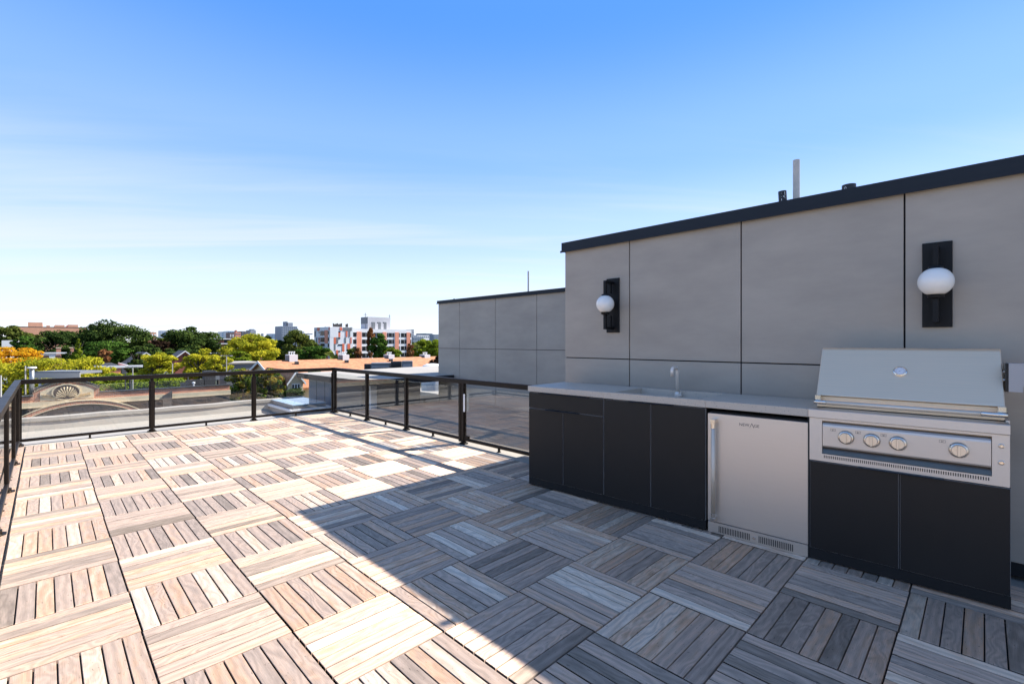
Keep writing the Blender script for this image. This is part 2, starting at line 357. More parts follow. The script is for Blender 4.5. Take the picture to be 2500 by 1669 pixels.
M_STEEL_D = mat('dark_steel', (0.25, 0.21, 0.165), 0.35, metal=1.0)
M_KNURL = knurl_material()
M_SATIN = mat('satin_knob_steel', (0.70, 0.64, 0.56), 0.3, metal=0.85)
M_PRINT = mat('dark_print', (0.05, 0.05, 0.055), 0.5)
M_WHITEP = mat('white_paint', (0.75, 0.75, 0.74), 0.5)
M_LAMPM = mat('black_lamp_metal', (0.006, 0.006, 0.0065), 0.5, spec=0.25)
M_GLOBE = mat('opal_glass', (0.90, 0.86, 0.78), 0.12, spec=0.6, coat=0.4)
M_PVC = mat('grimy_pvc', (0.5, 0.47, 0.42), 0.5, var=0.12, scale=12)
M_ABS = mat('black_pipe', (0.012, 0.011, 0.013), 0.45)
M_GLASS = glass_material('railing_glass')
M_MEMB = mat('roof_membrane', (0.36, 0.32, 0.265), 0.8, var=0.10, scale=1.2, bump=0.15, bscale=6)
M_MEMB2 = mat('pale_roof_membrane', (0.36, 0.325, 0.275), 0.75, var=0.07, scale=0.8, bump=0.08, bscale=4)
M_MEMB3 = mat('grey_gravel_roof', (0.25, 0.21, 0.165), 0.9, var=0.25, scale=2.5)
M_GRID = mat('black_plastic_grid', (0.012, 0.011, 0.01), 0.7)
M_FASCIA = mat('dark_fascia', (0.022, 0.02, 0.02), 0.4)
M_PANELG = mat('pale_grey_panel', (0.22, 0.235, 0.26), 0.35, var=0.05, scale=1.2)

# ------------------------------------------------------------------ GROUND and lower structures
g = MB(); g.add([(-6000, -6000, -13), (6000, -6000, -13), (6000, 6000, -13), (-6000, 6000, -13)], [(0, 1, 2, 3)])
M_GROUND = mat('streets_and_lawns', (0.10, 0.10, 0.085), 0.9, scale=0.02, col2=(0.035, 0.06, 0.02), var=0.3)
tag(g.build('ground', M_GROUND, fix=False), kind='structure')
# body of our own building with its lower roof around the deck
lr = MB(); lr.box(-14, 16, -12, 12.55, -12.99, -0.355)
tag(lr.build('lower_roof', M_MEMB2), kind='structure')

# ------------------------------------------------------------------ DECK
T = 0.6
deck = box('deck', None, -2.06, 3.30, -5.4, 8.62, -0.35, -0.034, M_MEMB); tag(deck, kind='structure')
# top of the deck upstand outside the tiles (coping strips)
cs = MB(); cs.box(-1.815, 3.30, 8.425, 8.62, -0.030, -0.006); cs.build('coping_strip', M_MEMB, deck, bevel=0.004)
cs = MB(); cs.box(3.03, 3.30, 1.70, 8.42, -0.030, -0.006); cs.build('coping_strip', M_MEMB, deck, bevel=0.004)
def plank_mesh(mb_v, mb_f, uvs, tones, figs, x0, x1, y0, y1, along, tone, fig, z=0.0, cut=None):
    """one chamfered board; along 0 = along x"""
    c = 0.0022; zb = -0.020
    pts = [(x0,y0,zb),(x1,y0,zb),(x1,y1,zb),(x0,y1,zb),(x0,y0,z-c),(x1,y0,z-c),(x1,y1,z-c),(x0,y1,z-c),(x0+c,y0+c,z),(x1-c,y0+c,z),(x1-c,y1-c,z),(x0+c,y1-c,z)]
    fs = [(8,9,10,11),(4,5,9,8),(5,6,10,9),(6,7,11,10),(7,4,8,11),(0,1,5,4),(1,2,6,5),(2,3,7,6),(3,0,4,7)]
    b = len(mb_v); mb_v += pts
    ou, ov = random.uniform(0, 90), random.uniform(0, 90)
    for f in fs:
        mb_f.append(tuple(b + i for i in f)); tones.append(tone); figs.append(fig)
        for i in f:
            x, y, _ = pts[i]
            uvs.append((x + ou, y + ov) if along == 0 else (y + ou, -x + ov))
def finish_planks(name, v, f, uvs, tones, figs, parent, kind=None):
    me = bpy.data.meshes.new(name); me.from_pydata(v, [], f); me.materials.append(M_WOOD)
    uvl = me.uv_layers.new(name='grain'); uvl.data.foreach_set('uv', np.array(uvs, dtype=np.float32).ravel())
    a = me.attributes.new('tone', 'FLOAT', 'FACE'); a.data.foreach_set('value', np.array(tones, dtype=np.float32))
    a = me.attributes.new('figure', 'FLOAT', 'FACE'); a.data.foreach_set('value', np.array(figs, dtype=np.float32))
    me.update(); o = bpy.data.objects.new(name, me); COL.objects.link(o); o.parent = parent
    if kind: o['kind'] = kind
    return o
def tone_pick(base):
    r = random.random()
    if r < 0.17: t = random.uniform(0.05, 0.22)
    elif r < 0.3: t = random.uniform(0.62, 0.72)
    elif r < 0.48: t = random.uniform(0.82, 1.0)
    else: t = random.uniform(0.3, 0.6)
    return max(0, min(1, t * 0.75 + base * 0.25))
def project(u, w, z=0):
    du, dw = u - CU, w - CW; X = du * RT[0] + dw * RT[1]; Y = du * FW[0] + dw * FW[1]
    if Y < 0.3: return None
    return 1250 + FPX * X / Y, HOR + FPX * (CAMZ - z) / Y
tiles = []
for i in range(-3, 5):
    for j in range(-9, 14):
        x0, y0 = i * T, j * T
        cs_ = [project(x0 + a, y0 + b) for a in (0, T) for b in (0, T)]
        area = 0
        if all(cs_):
            xs = [c[0] for c in cs_]; ys = [c[1] for c in cs_]
            cx = max(0, min(2500, max(xs)) - max(0, min(xs))); cy = max(0, min(1669, max(ys)) - max(0, min(ys)))
            area = cx * cy
            if x0 > 2.3 and y0 < 1.3: area = 0
        tiles.append((area, i, j))
tiles.sort(reverse=True)
near = {(i, j) for a, i, j in tiles[:42]}
rest = {(i, j) for a, i, j in tiles if a <= 0}
sv, sf, su, st_, sg = [], [], [], [], []
grid_all = MB()
for a, i, j in sorted(tiles, key=lambda t: (t[1], t[2])):
    x0, y0 = i * T + 0.003, j * T + 0.003; x1, y1 = (i + 1) * T - 0.003, (j + 1) * T - 0.003
    along = 1 if (i + j) % 2 == 0 else 0      # checkerboard of board directions
    base = random.uniform(0.05, 0.95)
    w = (x1 - x0) / 7; gp_ = 0.0033
    def board(k, V, F, U, TT, GG, zo):
        z = zo + random.uniform(-0.0013, 0.0013)
        if along == 1: plank_mesh(V, F, U, TT, GG, x0 + k * w + gp_, x0 + (k + 1) * w - gp_, y0, y1, 1, tone_pick(base), random.random() ** 1.5, z)
        else: plank_mesh(V, F, U, TT, GG, x0, x1, y0 + k * w + gp_, y0 + (k + 1) * w - gp_, 0, tone_pick(base), random.random() ** 1.5, z)
    zo = random.uniform(-0.0012, 0.0012)
    if (i, j) in near:
        root = box('deck_tile', deck, x0 + 0.002, x1 - 0.002, y0 + 0.002, y1 - 0.002, -0.0335, -0.0215, M_GRID)
        for k in range(7):
            V, F, U, TT, GG = [], [], [], [], []
            board(k, V, F, U, TT, GG, zo); finish_planks('plank', V, F, U, TT, GG, root)
    elif (i, j) in rest:
        grid_all.box(x0 + 0.002, x1 - 0.002, y0 + 0.002, y1 - 0.002, -0.0335, -0.0215)
        for k in range(7): board(k, sv, sf, su, st_, sg, zo)
    else:
        V, F, U, TT, GG = [], [], [], [], []
        for k in range(7): board(k, V, F, U, TT, GG, zo)
        root = box('deck_tile', deck, x0 + 0.002, x1 - 0.002, y0 + 0.002, y1 - 0.002, -0.0335, -0.0215, M_GRID)
        finish_planks('board_set', V, F, U, TT, GG, root, kind='stuff')
finish_planks('deck_tiles_out_of_view', sv, sf, su, st_, sg, deck, kind='stuff')
# brown border boards under the left railing
yb = -5.3
while yb < 8.3:
    V, F, U, TT, GG = [], [], [], [], []
    L_ = 1.2
    plank_mesh(V, F, U, TT, GG, -2.05, -1.812, yb, min(yb + L_ - 0.006, 8.60), 1, random.uniform(0.5, 0.66), random.random(), 0.0)
    finish_planks('border_board', V, F, U, TT, GG, deck); yb += L_
for q in (5.9, 4.75, 3.9, 7.2):
    box('board_clip', deck, -1.90, -1.86, q, q + 0.035, 0.0005, 0.004, M_BLACK)

# ------------------------------------------------------------------ RAILINGS
def railing(name, p0, p1, posts, label, ph=0.024):
    """p0->p1 straight run in plan; posts = distances of posts along it"""
    d = Vector((p1[0] - p0[0], p1[1] - p0[1], 0)); L = d.length; rz = math.atan2(d.y, d.x)
    root = thing(name, (p0[0], p0[1], -0.005), rz, label, 'railing')
    tr = MB(); tr.box(-0.036, L + 0.036, -0.036, 0.036, 0.962, 1.035); tr.build('top_rail', M_BRONZE, root, bevel=0.004)
    for k in range(1, int(L / 1.65) + 1):
        box('rail_joint', root, k * 1.62 - 0.0015, k * 1.62 + 0.0015, -0.0367, 0.0367, 0.961, 1.0358, M_JOINT)
    for s in posts:
        p = box('post', root, s - ph, s + ph, -ph, ph, 0.012, 0.9615, M_BRONZE, bevel=0.004)
        b = MB(); b.prism([(s + 0.075 * math.cos(a), 0.075 * math.sin(a)) for a in [R(22.5 + 45 * q) for q in range(8)]], 2, 0.0, 0.014)
        b.prism([(s + 0.048 * math.cos(a), 0.048 * math.sin(a)) for a in [R(22.5 + 45 * q) for q in range(8)]], 2, 0.0142, 0.045)
        b.build('base_plate', M_BRONZE, p, bevel=0.002)
        for bx in (-1, 1):
            for by in (-1, 1):
                bb = MB(); bb.lathe([(0.008, 0.014), (0.008, 0.022)], 6, (s + bx * 0.052, by * 0.034, 0)); bb.build('bolt', M_STEEL_D, p)
    for s0, s1 in zip(posts[:-1], posts[1:]):
        box('bottom_rail', root, s0 + ph + 0.0005, s1 - ph - 0.0005, -0.022, 0.022, 0.056, 0.100, M_BRONZE, bevel=0.003)
        mid = (s0 + s1) / 2
        b = MB(); b.box(mid - 0.014, mid + 0.014, -0.014, 0.014, 0.0, 0.056); b.box(mid - 0.024, mid + 0.024, -0.024, 0.024, 0.0, 0.006); b.build('support_foot', M_BRONZE, root)
        box('glass_panel', root, s0 + 0.05, s1 - 0.05, -0.005, 0.005, 0.100, 0.905, M_GLASS)
        for s in (s0 + ph + 0.001, s1 - ph - 0.019):
            ch = MB(); ch.box(s, s + 0.018, -0.014, -0.0055, 0.1, 0.91); ch.box(s, s + 0.018, 0.0055, 0.014, 0.1, 0.91); ch.build('glass_channel', M_BRONZE, root)
    return root
UL, UR, WF = -1.885, 3.17, 8.535
railing('glass_railing', (UL, WF), (UR, WF), [0.0, 1.68, 3.37, UR - UL], 'dark bronze glass railing along the far end of the deck, facing the brick gable')
railing('glass_railing', (UL, WF), (UL, -4.0), [0.12, 1.62, 3.22, 4.82, 6.4, 8.0, 9.6, 11.2], 'dark bronze glass railing seen end-on at the left edge of the deck')
rr_ = railing('glass_railing', (UR, WF), (UR, 1.75), [0.1, 1.62, 3.12, 4.80, 6.45], 'dark bronze glass railing on the right, running behind the black cabinets', ph=0.031)
# gate post pair and latch on the right railing
box('gate_post', rr_, 4.70, 4.755, -0.03, 0.03, 0.03, 0.961, M_BRONZE, bevel=0.003)
box('latch_plate', rr_, 4.84, 4.875, -0.045, -0.034, 0.52, 0.80, M_WHITEP, bevel=0.003)
b = MB(); b.box(4.84, 4.93, -0.02, 0.02, 0.10, 0.14); b.build('gate_hinge', M_BRONZE, rr_)

# ------------------------------------------------------------------ PENTHOUSE next to the kitchen
PU = 3.2
def penthouse(name, loc, label, vx, ends, z_top, zj, zb, depth, cop_h=0.115, cop_out=0.035, base=None):
    """front wall faces -U at local x=0; vx = panel joint positions (descending W)"""
    root = thing(name, loc, 0, label, 'building')
    y1, y0 = ends
    box('core', root, 0.02, depth, y0, y1 - 0.006, zb, z_top - cop_h, M_JOINT)
    js = [y1] + [v for v in vx if y0 < v < y1] + [y0]
    g_ = 0.006
    for a, b_ in zip(js[:-1], js[1:]):
        box('cladding_panel', root, 0, 0.02, b_ + g_, a - (g_ if a != y1 else 0), zj + g_, z_top - cop_h, M_CLAD, bevel=0.0015)
        box('cladding_panel', root, 0, 0.02, b_ + g_, a - (g_ if a != y1 else 0), zb + (0.09 if base else 0.0), zj - g_, M_CLAD, bevel=0.0015)
    # end wall facing +W
    x = 0.0
    xs = [0.021] + [1.225 * k for k in range(1, int(depth / 1.225) + 1)] + [depth]
    for a, b_ in zip(xs[:-1], xs[1:]):
        box('cladding_panel', root, a + g_, b_ - g_, y1 - 0.005, y1 + 0.014, zj + g_, z_top - cop_h, M_CLAD)
        box('cladding_panel', root, a + g_, b_ - g_, y1 - 0.005, y1 + 0.014, zb, zj - g_, M_CLAD)
    c = MB(); c.box(-cop_out, 0.16, y0, y1 + cop_out, z_top - cop_h, z_top); c.box(-cop_out - 0.012, -cop_out, y0, y1 + cop_out + 0.012, z_top - cop_h - 0.012, z_top - cop_h + 0.012)
    c.build('coping', M_COPING, root)
    c = MB(); c.box(0.161, depth, y1 - 0.15, y1 + cop_out, z_top - cop_h, z_top - 0.001); c.build('coping', M_COPING, root)
    box('roof_surface', root, 0.161, depth, y0, y1 - 0.151, z_top - cop_h - 0.05, z_top - 0.1, M_MEMB2)
    if base: box('base_trim', root, -0.012, 0.019, y0, y1, zb, zb + 0.088, M_JOINT)
    return root
penthouse('penthouse', (PU, 0, 0), 'grey panelled penthouse wall with the two globe lamps, behind the outdoor kitchen', [0.745, -0.481, -1.702, -2.928, -4.153], (1.69, -5.2), 2.905, 1.423, 0.0, 7.5, base=True)
# far penthouse
W9 = 9.69
penthouse('penthouse', (7.0, 0, 0), 'smaller grey panelled penthouse further back, left of the lamps', [8.65, 7.12, 5.62, 4.1, 2.6], (W9, 1.9), 2.885, 1.43, -0.35, 7.0, cop_h=0.085)

# ------------------------------------------------------------------ LOW ROOFED BULKHEAD beyond the corner of the deck
bz = 0.65
bulk = thing('roof_bulkhead', (4.05, 8.9, -0.35), 0, 'low flat-roofed bulkhead with dark curved fascia beyond the railing corner', 'building')
def ring_roof(off):
    pts = [(0 + off, 4.3 - off)]
    n_ = 10; r = 0.75
    for k in range(n_ + 1):
        a = math.pi + (math.pi / 2) * k / n_
        pts.append((r + (r - off) * math.cos(a), r + (r - off) * math.sin(a)))
    pts += [(5.8, off), (5.8, 4.9 - off)]
    return pts
rf = MB(); rf.prism(ring_roof(0.03), 2, 0.84, 0.995); rf.build('roof', M_MEMB2, bulk)
fs = MB(); P_ = ring_roof(0.0); Q_ = ring_roof(0.03)
for k in range(len(P_) - 3):
    a, b_ = P_[k], P_[k + 1]; c_, d_ = Q_[k + 1], Q_[k]
    fs.prism([a, b_, c_, d_], 2, 0.85, 1.0)
fs.prism([P_[-3], (2.94, 0.0), (2.94, 0.03), Q_[-3]], 2, 0.85, 1.0)
fs.build('fascia', M_FASCIA, bulk)
wl_ = MB(); wl_.prism([(0.32, 4.1), (0.32, 2.35), (1.0, 1.9), (2.9, 1.7), (2.9, 4.1)], 2, 0.0, 0.84); wl_.build('wall', M_PANELG, bulk)
box('corner_trim', bulk, 0.27, 0.38, 2.27, 2.36, 0.0, 0.84, M_WHITEP)
for k in (2.9, 3.5): box('panel_joint', bulk, 0.314, 0.3199, k, k + 0.01, 0.0, 0.84, M_JOINT)
box('column', bulk, 0.75, 0.93, 0.9, 1.08, 0.0, 0.84, M_WHITEP, bevel=0.004)
box('soffit_strip', bulk, 0.6, 2.3, 0.32, 0.36, 0.815, 0.84, M_WHITEP)
# roof area behind the right railing
tag(box('side_terrace', None, 3.31, 6.98, 1.75, 8.88, -0.345, -0.10, M_MEMB3), kind='structure')

# parapet of our roof facing the street
par = MB()
n_ = 46
prof = []
for k in range(n_ + 1):
    u = -13.9 + k * 17.9 / n_
    prof.append((u, -0.03 + 0.008 * math.sin(k * 1.7) + 0.006 * math.sin(k * 0.63), 0.012 * math.sin(k * 1.1)))
for a, b_ in zip(prof[:-1], prof[1:]):
    def sec(q): return [(q[0], 12.30 + q[2] * 0.4, -0.354), (q[0], 12.36 + q[2] * 0.3, q[1] - 0.09), (q[0], 12.325 + q[2], q[1] - 0.075), (q[0], 12.33 + q[2], q[1]), (q[0], 12.56, q[1] + 0.006), (q[0], 12.56, -0.354)]
    A_, B_ = sec(a), sec(b_); m_ = len(A_)
    par.add(A_ + B_, [(k, k + 1, m_ + k + 1, m_ + k) for k in range(m_ - 1)])
tag(par.build('parapet', M_MEMB, smooth=False), 'pale membrane-covered roof parapet running behind the far railing', 'parapet')
# cant strip at its foot
cs = MB(); cs.prism([(12.08, -0.3545), (12.31, -0.3545), (12.31, -0.30)], 0, -13.9, 4.0); tag(cs.build('cant_strip', M_MEMB2), 'pale sloped membrane strip at the foot of the roof parapet', 'roof strip')
# skylight on the lower roof
M_LGR2 = mat('aged_grey_metal', (0.25, 0.25, 0.24), 0.5)
sk = thing('skylight', (3.0, 11.1, -0.355), 0, 'low white curbed skylight with glass coloured like reflected blue sky on the roof beyond the corner post', 'skylight')
box('curb', sk, -0.02, 1.0, -0.5, 1.35, 0, 0.15, M_MEMB, bevel=0.004)
fr_ = MB(); fr_.box(-0.06, 1.04, -0.54, -0.48, 0.15, 0.21); fr_.box(-0.06, 1.04, 1.33, 1.39, 0.15, 0.21); fr_.box(-0.06, 0.0, -0.48, 1.33, 0.15, 0.21); fr_.box(0.98, 1.04, -0.48, 1.33, 0.15, 0.21); fr_.build('frame', M_WHITEP, sk)
box('upstand', sk, 0.06, 0.92, -0.42, 1.27, 0.2005, 0.30, M_LGR2); box('pane', sk, 0.04, 0.94, -0.44, 1.29, 0.3005, 0.32, mat('sky_reflection_tint_glass', (0.25, 0.42, 0.55), 0.05, spec=1.0, coat=1.0))  # pane's blue base colour stands in for sky reflected in the glass

# ------------------------------------------------------------------ ROOF PIPES
def pipe(name, x, y, z0, z1, r, m, label, tilt=(0, 0)):
    b = MB(); dz = z1 - z0
    b.tube([(0, 0, 0), (tilt[0] * dz, tilt[1] * dz, dz)], r, 20, cap=False)
    b.tube([(tilt[0] * dz, tilt[1] * dz, dz), (0, 0, 0.01)], r * 0.86, 20, cap=False)
    ring = [(math.cos(2 * math.pi * k / 20), math.sin(2 * math.pi * k / 20)) for k in range(20)]
    v = [(tilt[0] * dz + r * c, tilt[1] * dz + r * s, dz) for c, s in ring] + [(tilt[0] * dz + r * .86 * c, tilt[1] * dz + r * .86 * s, dz) for c, s in ring]
    b.add(v, [(k, (k + 1) % 20, 20 + (k + 1) % 20, 20 + k) for k in range(20)])
    o = b.build(name, m, fix=False); o.location = (x, y, z0); o.data.shade_smooth(); tag(o, label, 'pipe'); return o
pipe('vent_pipe', 3.6, -0.855, 2.805, 3.392, 0.030, M_PVC, 'tall off-white plastic vent pipe standing on the penthouse roof')
bp_ = pipe('vent_pipe', 3.6, -0.747, 2.805, 3.115, 0.037, M_ABS, 'short black roof pipe with white lettering beside the tall white pipe', tilt=(0.0, 0.05))
bp2 = pipe('vent_pipe', 3.6, -1.276, 2.805, 3.05, 0.055, M_ABS, 'thick black roof pipe stub, rightmost on the penthouse roof')
pipe('vent_pipe', 7.5, 6.37, 2.78, 3.50, 0.022, M_PVC, 'thin pale pipe standing on the roof of the smaller penthouse')
pipe('vent_pipe', 7.3, 9.3, 2.78, 2.95, 0.02, M_ABS, 'tiny black pipe stub at the left end of the smaller penthouse roof')

# ------------------------------------------------------------------ TEXT helper (flat or wrapped print as real thin mesh)
def text_mesh(body, size):
    c = bpy.data.curves.new('t', 'FONT'); c.body = body; c.size = size; c.extrude = 0; c.resolution_u = 3; c.offset = 0.0
    o = bpy.data.objects.new('t', c); COL.objects.link(o)
    bpy.context.view_layer.update()
    me = bpy.data.meshes.new_from_object(o.evaluated_get(bpy.context.evaluated_depsgraph_get()))
    v = [tuple(p.co) for p in me.vertices]; f = [tuple(p.vertices) for p in me.polygons]
    bpy.data.objects.remove(o); bpy.data.curves.remove(c); bpy.data.meshes.remove(me)
    return v, f
v, f = text_mesh('TYLER \u25cf I', 0.052)
mb = MB(); fa = math.atan2(CW - (-0.747), CU - 3.6)   # the side of the pipe that carries the print
pts = []
for (x, y, z) in v:   # letters read down the pipe
    ang = fa + 0.15 + (y - 0.018) / 0.037
    zz_ = 0.298 - x
    pts.append((0.0376 * math.cos(ang), 0.0376 * math.sin(ang) + 0.05 * zz_, zz_))
mb.add(pts, f); mb.build('lettering', M_WHITEP, bp_, fix=False)
mb = MB(); fa = math.atan2(CW + 1.276, CU - 3.6)
for k in range(10):
    a0, a1 = 2 * math.pi * k / 10, 2 * math.pi * (k + 1) / 10
    q = []
    for (a, r_) in ((a0, 0.009), (a1, 0.009), (a1, 0.006), (a0, 0.006)):
        ang = fa - 0.5 + r_ * math.cos(a) / 0.055; q.append((0.0556 * math.cos(ang), 0.0556 * math.sin(ang), 0.21 + 1.3 * r_ * math.sin(a)))
    mb.add(q, [(0, 1, 2, 3)])
mb.build('printed_mark', M_WHITEP, bp2, fix=False)

# ------------------------------------------------------------------ WALL LAMPS
def wall_lamp(W, label):
    root = thing('wall_lamp', (PU, W, 1.735), 0, label, 'wall lamp', 'globe lamps on the penthouse wall')
    box('back_plate', root, -0.022, 0.0, -0.085, 0.085, 0.0, 0.64, M_LAMPM, bevel=0.002)
    br = MB()
    gx = -0.175
    for z0, z1 in ((0.035, 0.205), (0.445, 0.60)):
        lo = z0 < 0.3; br = MB()
        br.box(gx - 0.015, gx + 0.015, -0.015, 0.015, z0, z1)             # upright arm
        br.box(gx + 0.0152, -0.022, -0.015, 0.015, (z0 if lo else z1 - 0.03), (z0 + 0.03 if lo else z1))  # arm to the plate
        br.box(-0.085, -0.06, -0.0148, 0.0148, (z0 + 0.0302 if lo else z0 + 0.01), (z1 - 0.01 if lo else z1 - 0.0302))
        br.build('bracket', M_LAMPM, root)
    cp = MB()
    cp.lathe([(0.03, 0.0), (0.046, 0.006), (0.05, 0.022), (0.046, 0.026)], 28, (gx, 0, 0.205 + 0.0)); cp.build('cap', M_LAMPM, root)
    cp = MB(); cp.lathe([(0.04, 0.0), (0.044, 0.004), (0.04, 0.016), (0.02, 0.022)], 28, (gx, 0, 0.424))
    cp.build('cap', M_LAMPM, root, smooth=False)
    gl = MB(); R_ = 0.104; zc = 0.328; prof = []
    for k in range(21):
        a = -1.09 + (2.55) * k / 20
        prof.append((R_ * math.cos(a), R_ * math.sin(a)))
    gl.lathe(prof, 40, (gx, 0, zc)); gl.build('globe', M_GLOBE, root, smooth=True)
    return root
wall_lamp(0.960, 'black wall lamp with white globe on the left end panel of the penthouse wall')
wall_lamp(-1.893, 'black wall lamp with white globe above the steel grill')

# ------------------------------------------------------------------ OUTDOOR KITCHEN (local x along the fronts to the right, y into the wall)
KA = Vector((2.324, 1.518, 0)); KD = Vector((0.05637, -0.99841, 0)); KR = math.atan2(KD.y, KD.x)
def kloc(s): return KA + KD * s
DEP = 0.70; CZ0, CZ1 = 1.061, 1.123
def pull(root, x0, x1, z):
    b = MB(); b.prism([(-0.026, z - 0.004), (-0.022, z - 0.007), (-0.0, z - 0.002), (0.0, z + 0.004), (-0.024, z + 0.001)], 0, x0, x1)
    b.build('door_pull', M_PULL, root)
def door(root, name, x0, x1, z0, z1, m=None):
    e = MB(); e.box(x0, x1, 0.003, 0.020, z0, z1); e.build(name + '_edge', M_CARC, root)
    return box(name, root, x0 + 0.0016, x1 - 0.0016, 0.0, 0.0028, z0 + 0.0016, z1 - 0.0016, m or M_CABINET, bevel=0.0006)
def feet(root, x0, x1):
    for x in (x0 + 0.06, x1 - 0.06):
        for y in (0.05, DEP - 0.08):
            b = MB(); b.lathe([(0.02, 0.0), (0.02, 0.02)], 12, (x, y, 0)); b.build('foot', M_BLACK, root)
# drawer cabinet
W1 = 0.976
c1 = thing('drawer_cabinet', kloc(0), KR, 'black outdoor cabinet with one wide drawer over two doors, leftmost in the row', 'cabinet')
box('carcass', c1, 0.0, W1 - 0.001, 0.0205, DEP, 0.012, CZ0, M_CABINET, bevel=0.001)
box('toe_kick', c1, 0.0, W1 - 0.001, 0.004, 0.0203, 0.012, 0.088, M_KICK)
door(c1, 'drawer_front', 0.002, W1 - 0.003, 0.881, 1.052)
door(c1, 'door', 0.002, 0.4755, 0.091, 0.874); door(c1, 'door', 0.4795, W1 - 0.003, 0.091, 0.874)
pull(c1, 0.153, 0.807, 1.056); pull(c1, 0.254, 0.688, 0.8775); feet(c1, 0, W1)
box('countertop', c1, -0.008, W1 - 0.0015, -0.008, DEP + 0.01, CZ0 + 0.001, CZ1, M_CONC, bevel=0.002)
# sink cabinet
W2 = 1.979 - 0.976
c2 = thing('sink_cabinet', kloc(0.976), KR, 'black two-door outdoor cabinet with concrete sink and gooseneck tap', 'cabinet')
cc = MB(); cc.box(0.001, 0.018, 0.0205, DEP, 0.012, CZ0); cc.box(W2 - 0.018, W2 - 0.001, 0.0205, DEP, 0.012, CZ0); cc.box(0.018, W2 - 0.018, 0.0205, DEP, 0.012, 0.03); cc.box(0.018, W2 - 0.018, DEP - 0.02, DEP, 0.03, CZ0)
cc.build('carcass', M_CABINET, c2)
box('toe_kick', c2, 0.001, W2 - 0.001, 0.004, 0.0203, 0.012, 0.088, M_KICK)
door(c2, 'door', 0.003, 0.498, 0.091, 1.052); door(c2, 'door', 0.502, W2 - 0.003, 0.091, 1.052)
pull(c2, 0.279, 0.718, 1.056); feet(c2, 0, W2)
# countertop with recessed basin
ct = MB(); sx0, sx1, sy0, sy1 = 0.085, 0.94, 0.075, 0.64
x0, x1, y0, y1 = 0.0005, W2 - 0.0005, -0.008, DEP + 0.01; z0, z1 = CZ0 + 0.001, CZ1
o_ = [(x0, y0), (x1, y0), (x1, y1), (x0, y1)]; i_ = [(sx0, sy0), (sx1, sy0), (sx1, sy1), (sx0, sy1)]
ct.add([(*p, z1) for p in o_] + [(*p, z1) for p in i_], [(k, (k + 1) % 4, 4 + (k + 1) % 4, 4 + k) for k in range(4)])
ct.add([(*p, z0) for p in o_] + [(*p, z0) for p in i_], [(k, (k + 1) % 4, 4 + (k + 1) % 4, 4 + k) for k in range(4)])
ct.add([(*p, z0) for p in o_] + [(*p, z1) for p in o_], [(k, (k + 1) % 4, 4 + (k + 1) % 4, 4 + k) for k in range(4)])
ct.add([(*p, z0) for p in i_] + [(*p, z1) for p in i_], [(k, (k + 1) % 4, 4 + (k + 1) % 4, 4 + k) for k in range(4)])
ct.build('countertop', M_CONC, c2, fix=False)
bs = MB(); t_ = 0.012; zb_ = 0.90
bs.box(sx0 - t_, sx1 + t_, sy0 - t_, sy1 + t_, zb_, zb_ + t_)
bs.box(sx0 - t_, sx0, sy0 - t_, sy1 + t_, zb_ + t_, z0); bs.box(sx1, sx1 + t_, sy0 - t_, sy1 + t_, zb_ + t_, z0)
bs.box(sx0, sx1, sy0 - t_, sy0, zb_ + t_, z0); bs.box(sx0, sx1, sy1, sy1 + t_, zb_ + t_, z0)
bs.box(sx0 + 0.0005, sx1 - 0.0005, 0.50, sy1 - 0.0005, zb_ + t_, 1.045)
bs.build('sink', M_CONC, c2)
fa_ = thing('faucet', (0, 0, 0)); bpy.data.objects.remove(fa_)
fb = MB(); fx, fy = 0.505, 0.60; z_ = 1.045
fb.lathe([(0.027, 0.0), (0.027, 0.05), (0.022, 0.062), (0.0165, 0.07), (0.0165, 0.072)], 20, (fx, fy, z_))
arc = [(fx, fy, z_ + 0.07), (fx, fy, z_ + 0.28)]
for k in range(1, 7):
    a = math.pi / 2 * k / 6; arc.append((fx, fy - 0.035 * (1 - math.cos(a)), z_ + 0.28 + 0.035 * math.sin(a)))
arc.append((fx, fy - 0.10, z_ + 0.315))
for k in range(1, 7):
    a = math.pi / 2 * k / 6; arc.append((fx, fy - 0.10 - 0.03 * math.sin(a), z_ + 0.315 - 0.03 * (1 - math.cos(a))))
arc.append((fx, fy - 0.13, z_ + 0.235))
fb.tube(arc, 0.0175, 16)
M_TAP = mat('satin_tap_metal', (0.80, 0.72, 0.62), 0.4, metal=0.3)
fbo = fb.build('faucet', M_TAP, c2, smooth=True)
fl = MB(); fl.tube([(fx, fy, z_ + 0.035), (fx + 0.045, fy - 0.01, z_ + 0.035)], 0.011, 12); fl.tube([(fx + 0.04, fy - 0.01, z_ + 0.02), (fx + 0.04, fy - 0.01, z_ + 0.075)], 0.005, 8)
fl.build('lever', M_TAP, fbo)
# countertop over the fridge
W3 = 2.735 - 1.979
cf = thing('countertop_slab', kloc(1.979), KR, 'speckled grey countertop slab bridging over the steel fridge', 'countertop')
box('slab', cf, 0.0005, W3 - 0.001, -0.008, DEP - 0.005, CZ0 + 0.001, CZ1, M_CONC, bevel=0.002)
box('side_panel', cf, W3 - 0.006, W3 + 0.004, 0.004, 0.55, 0.004, CZ0, M_BLACK)
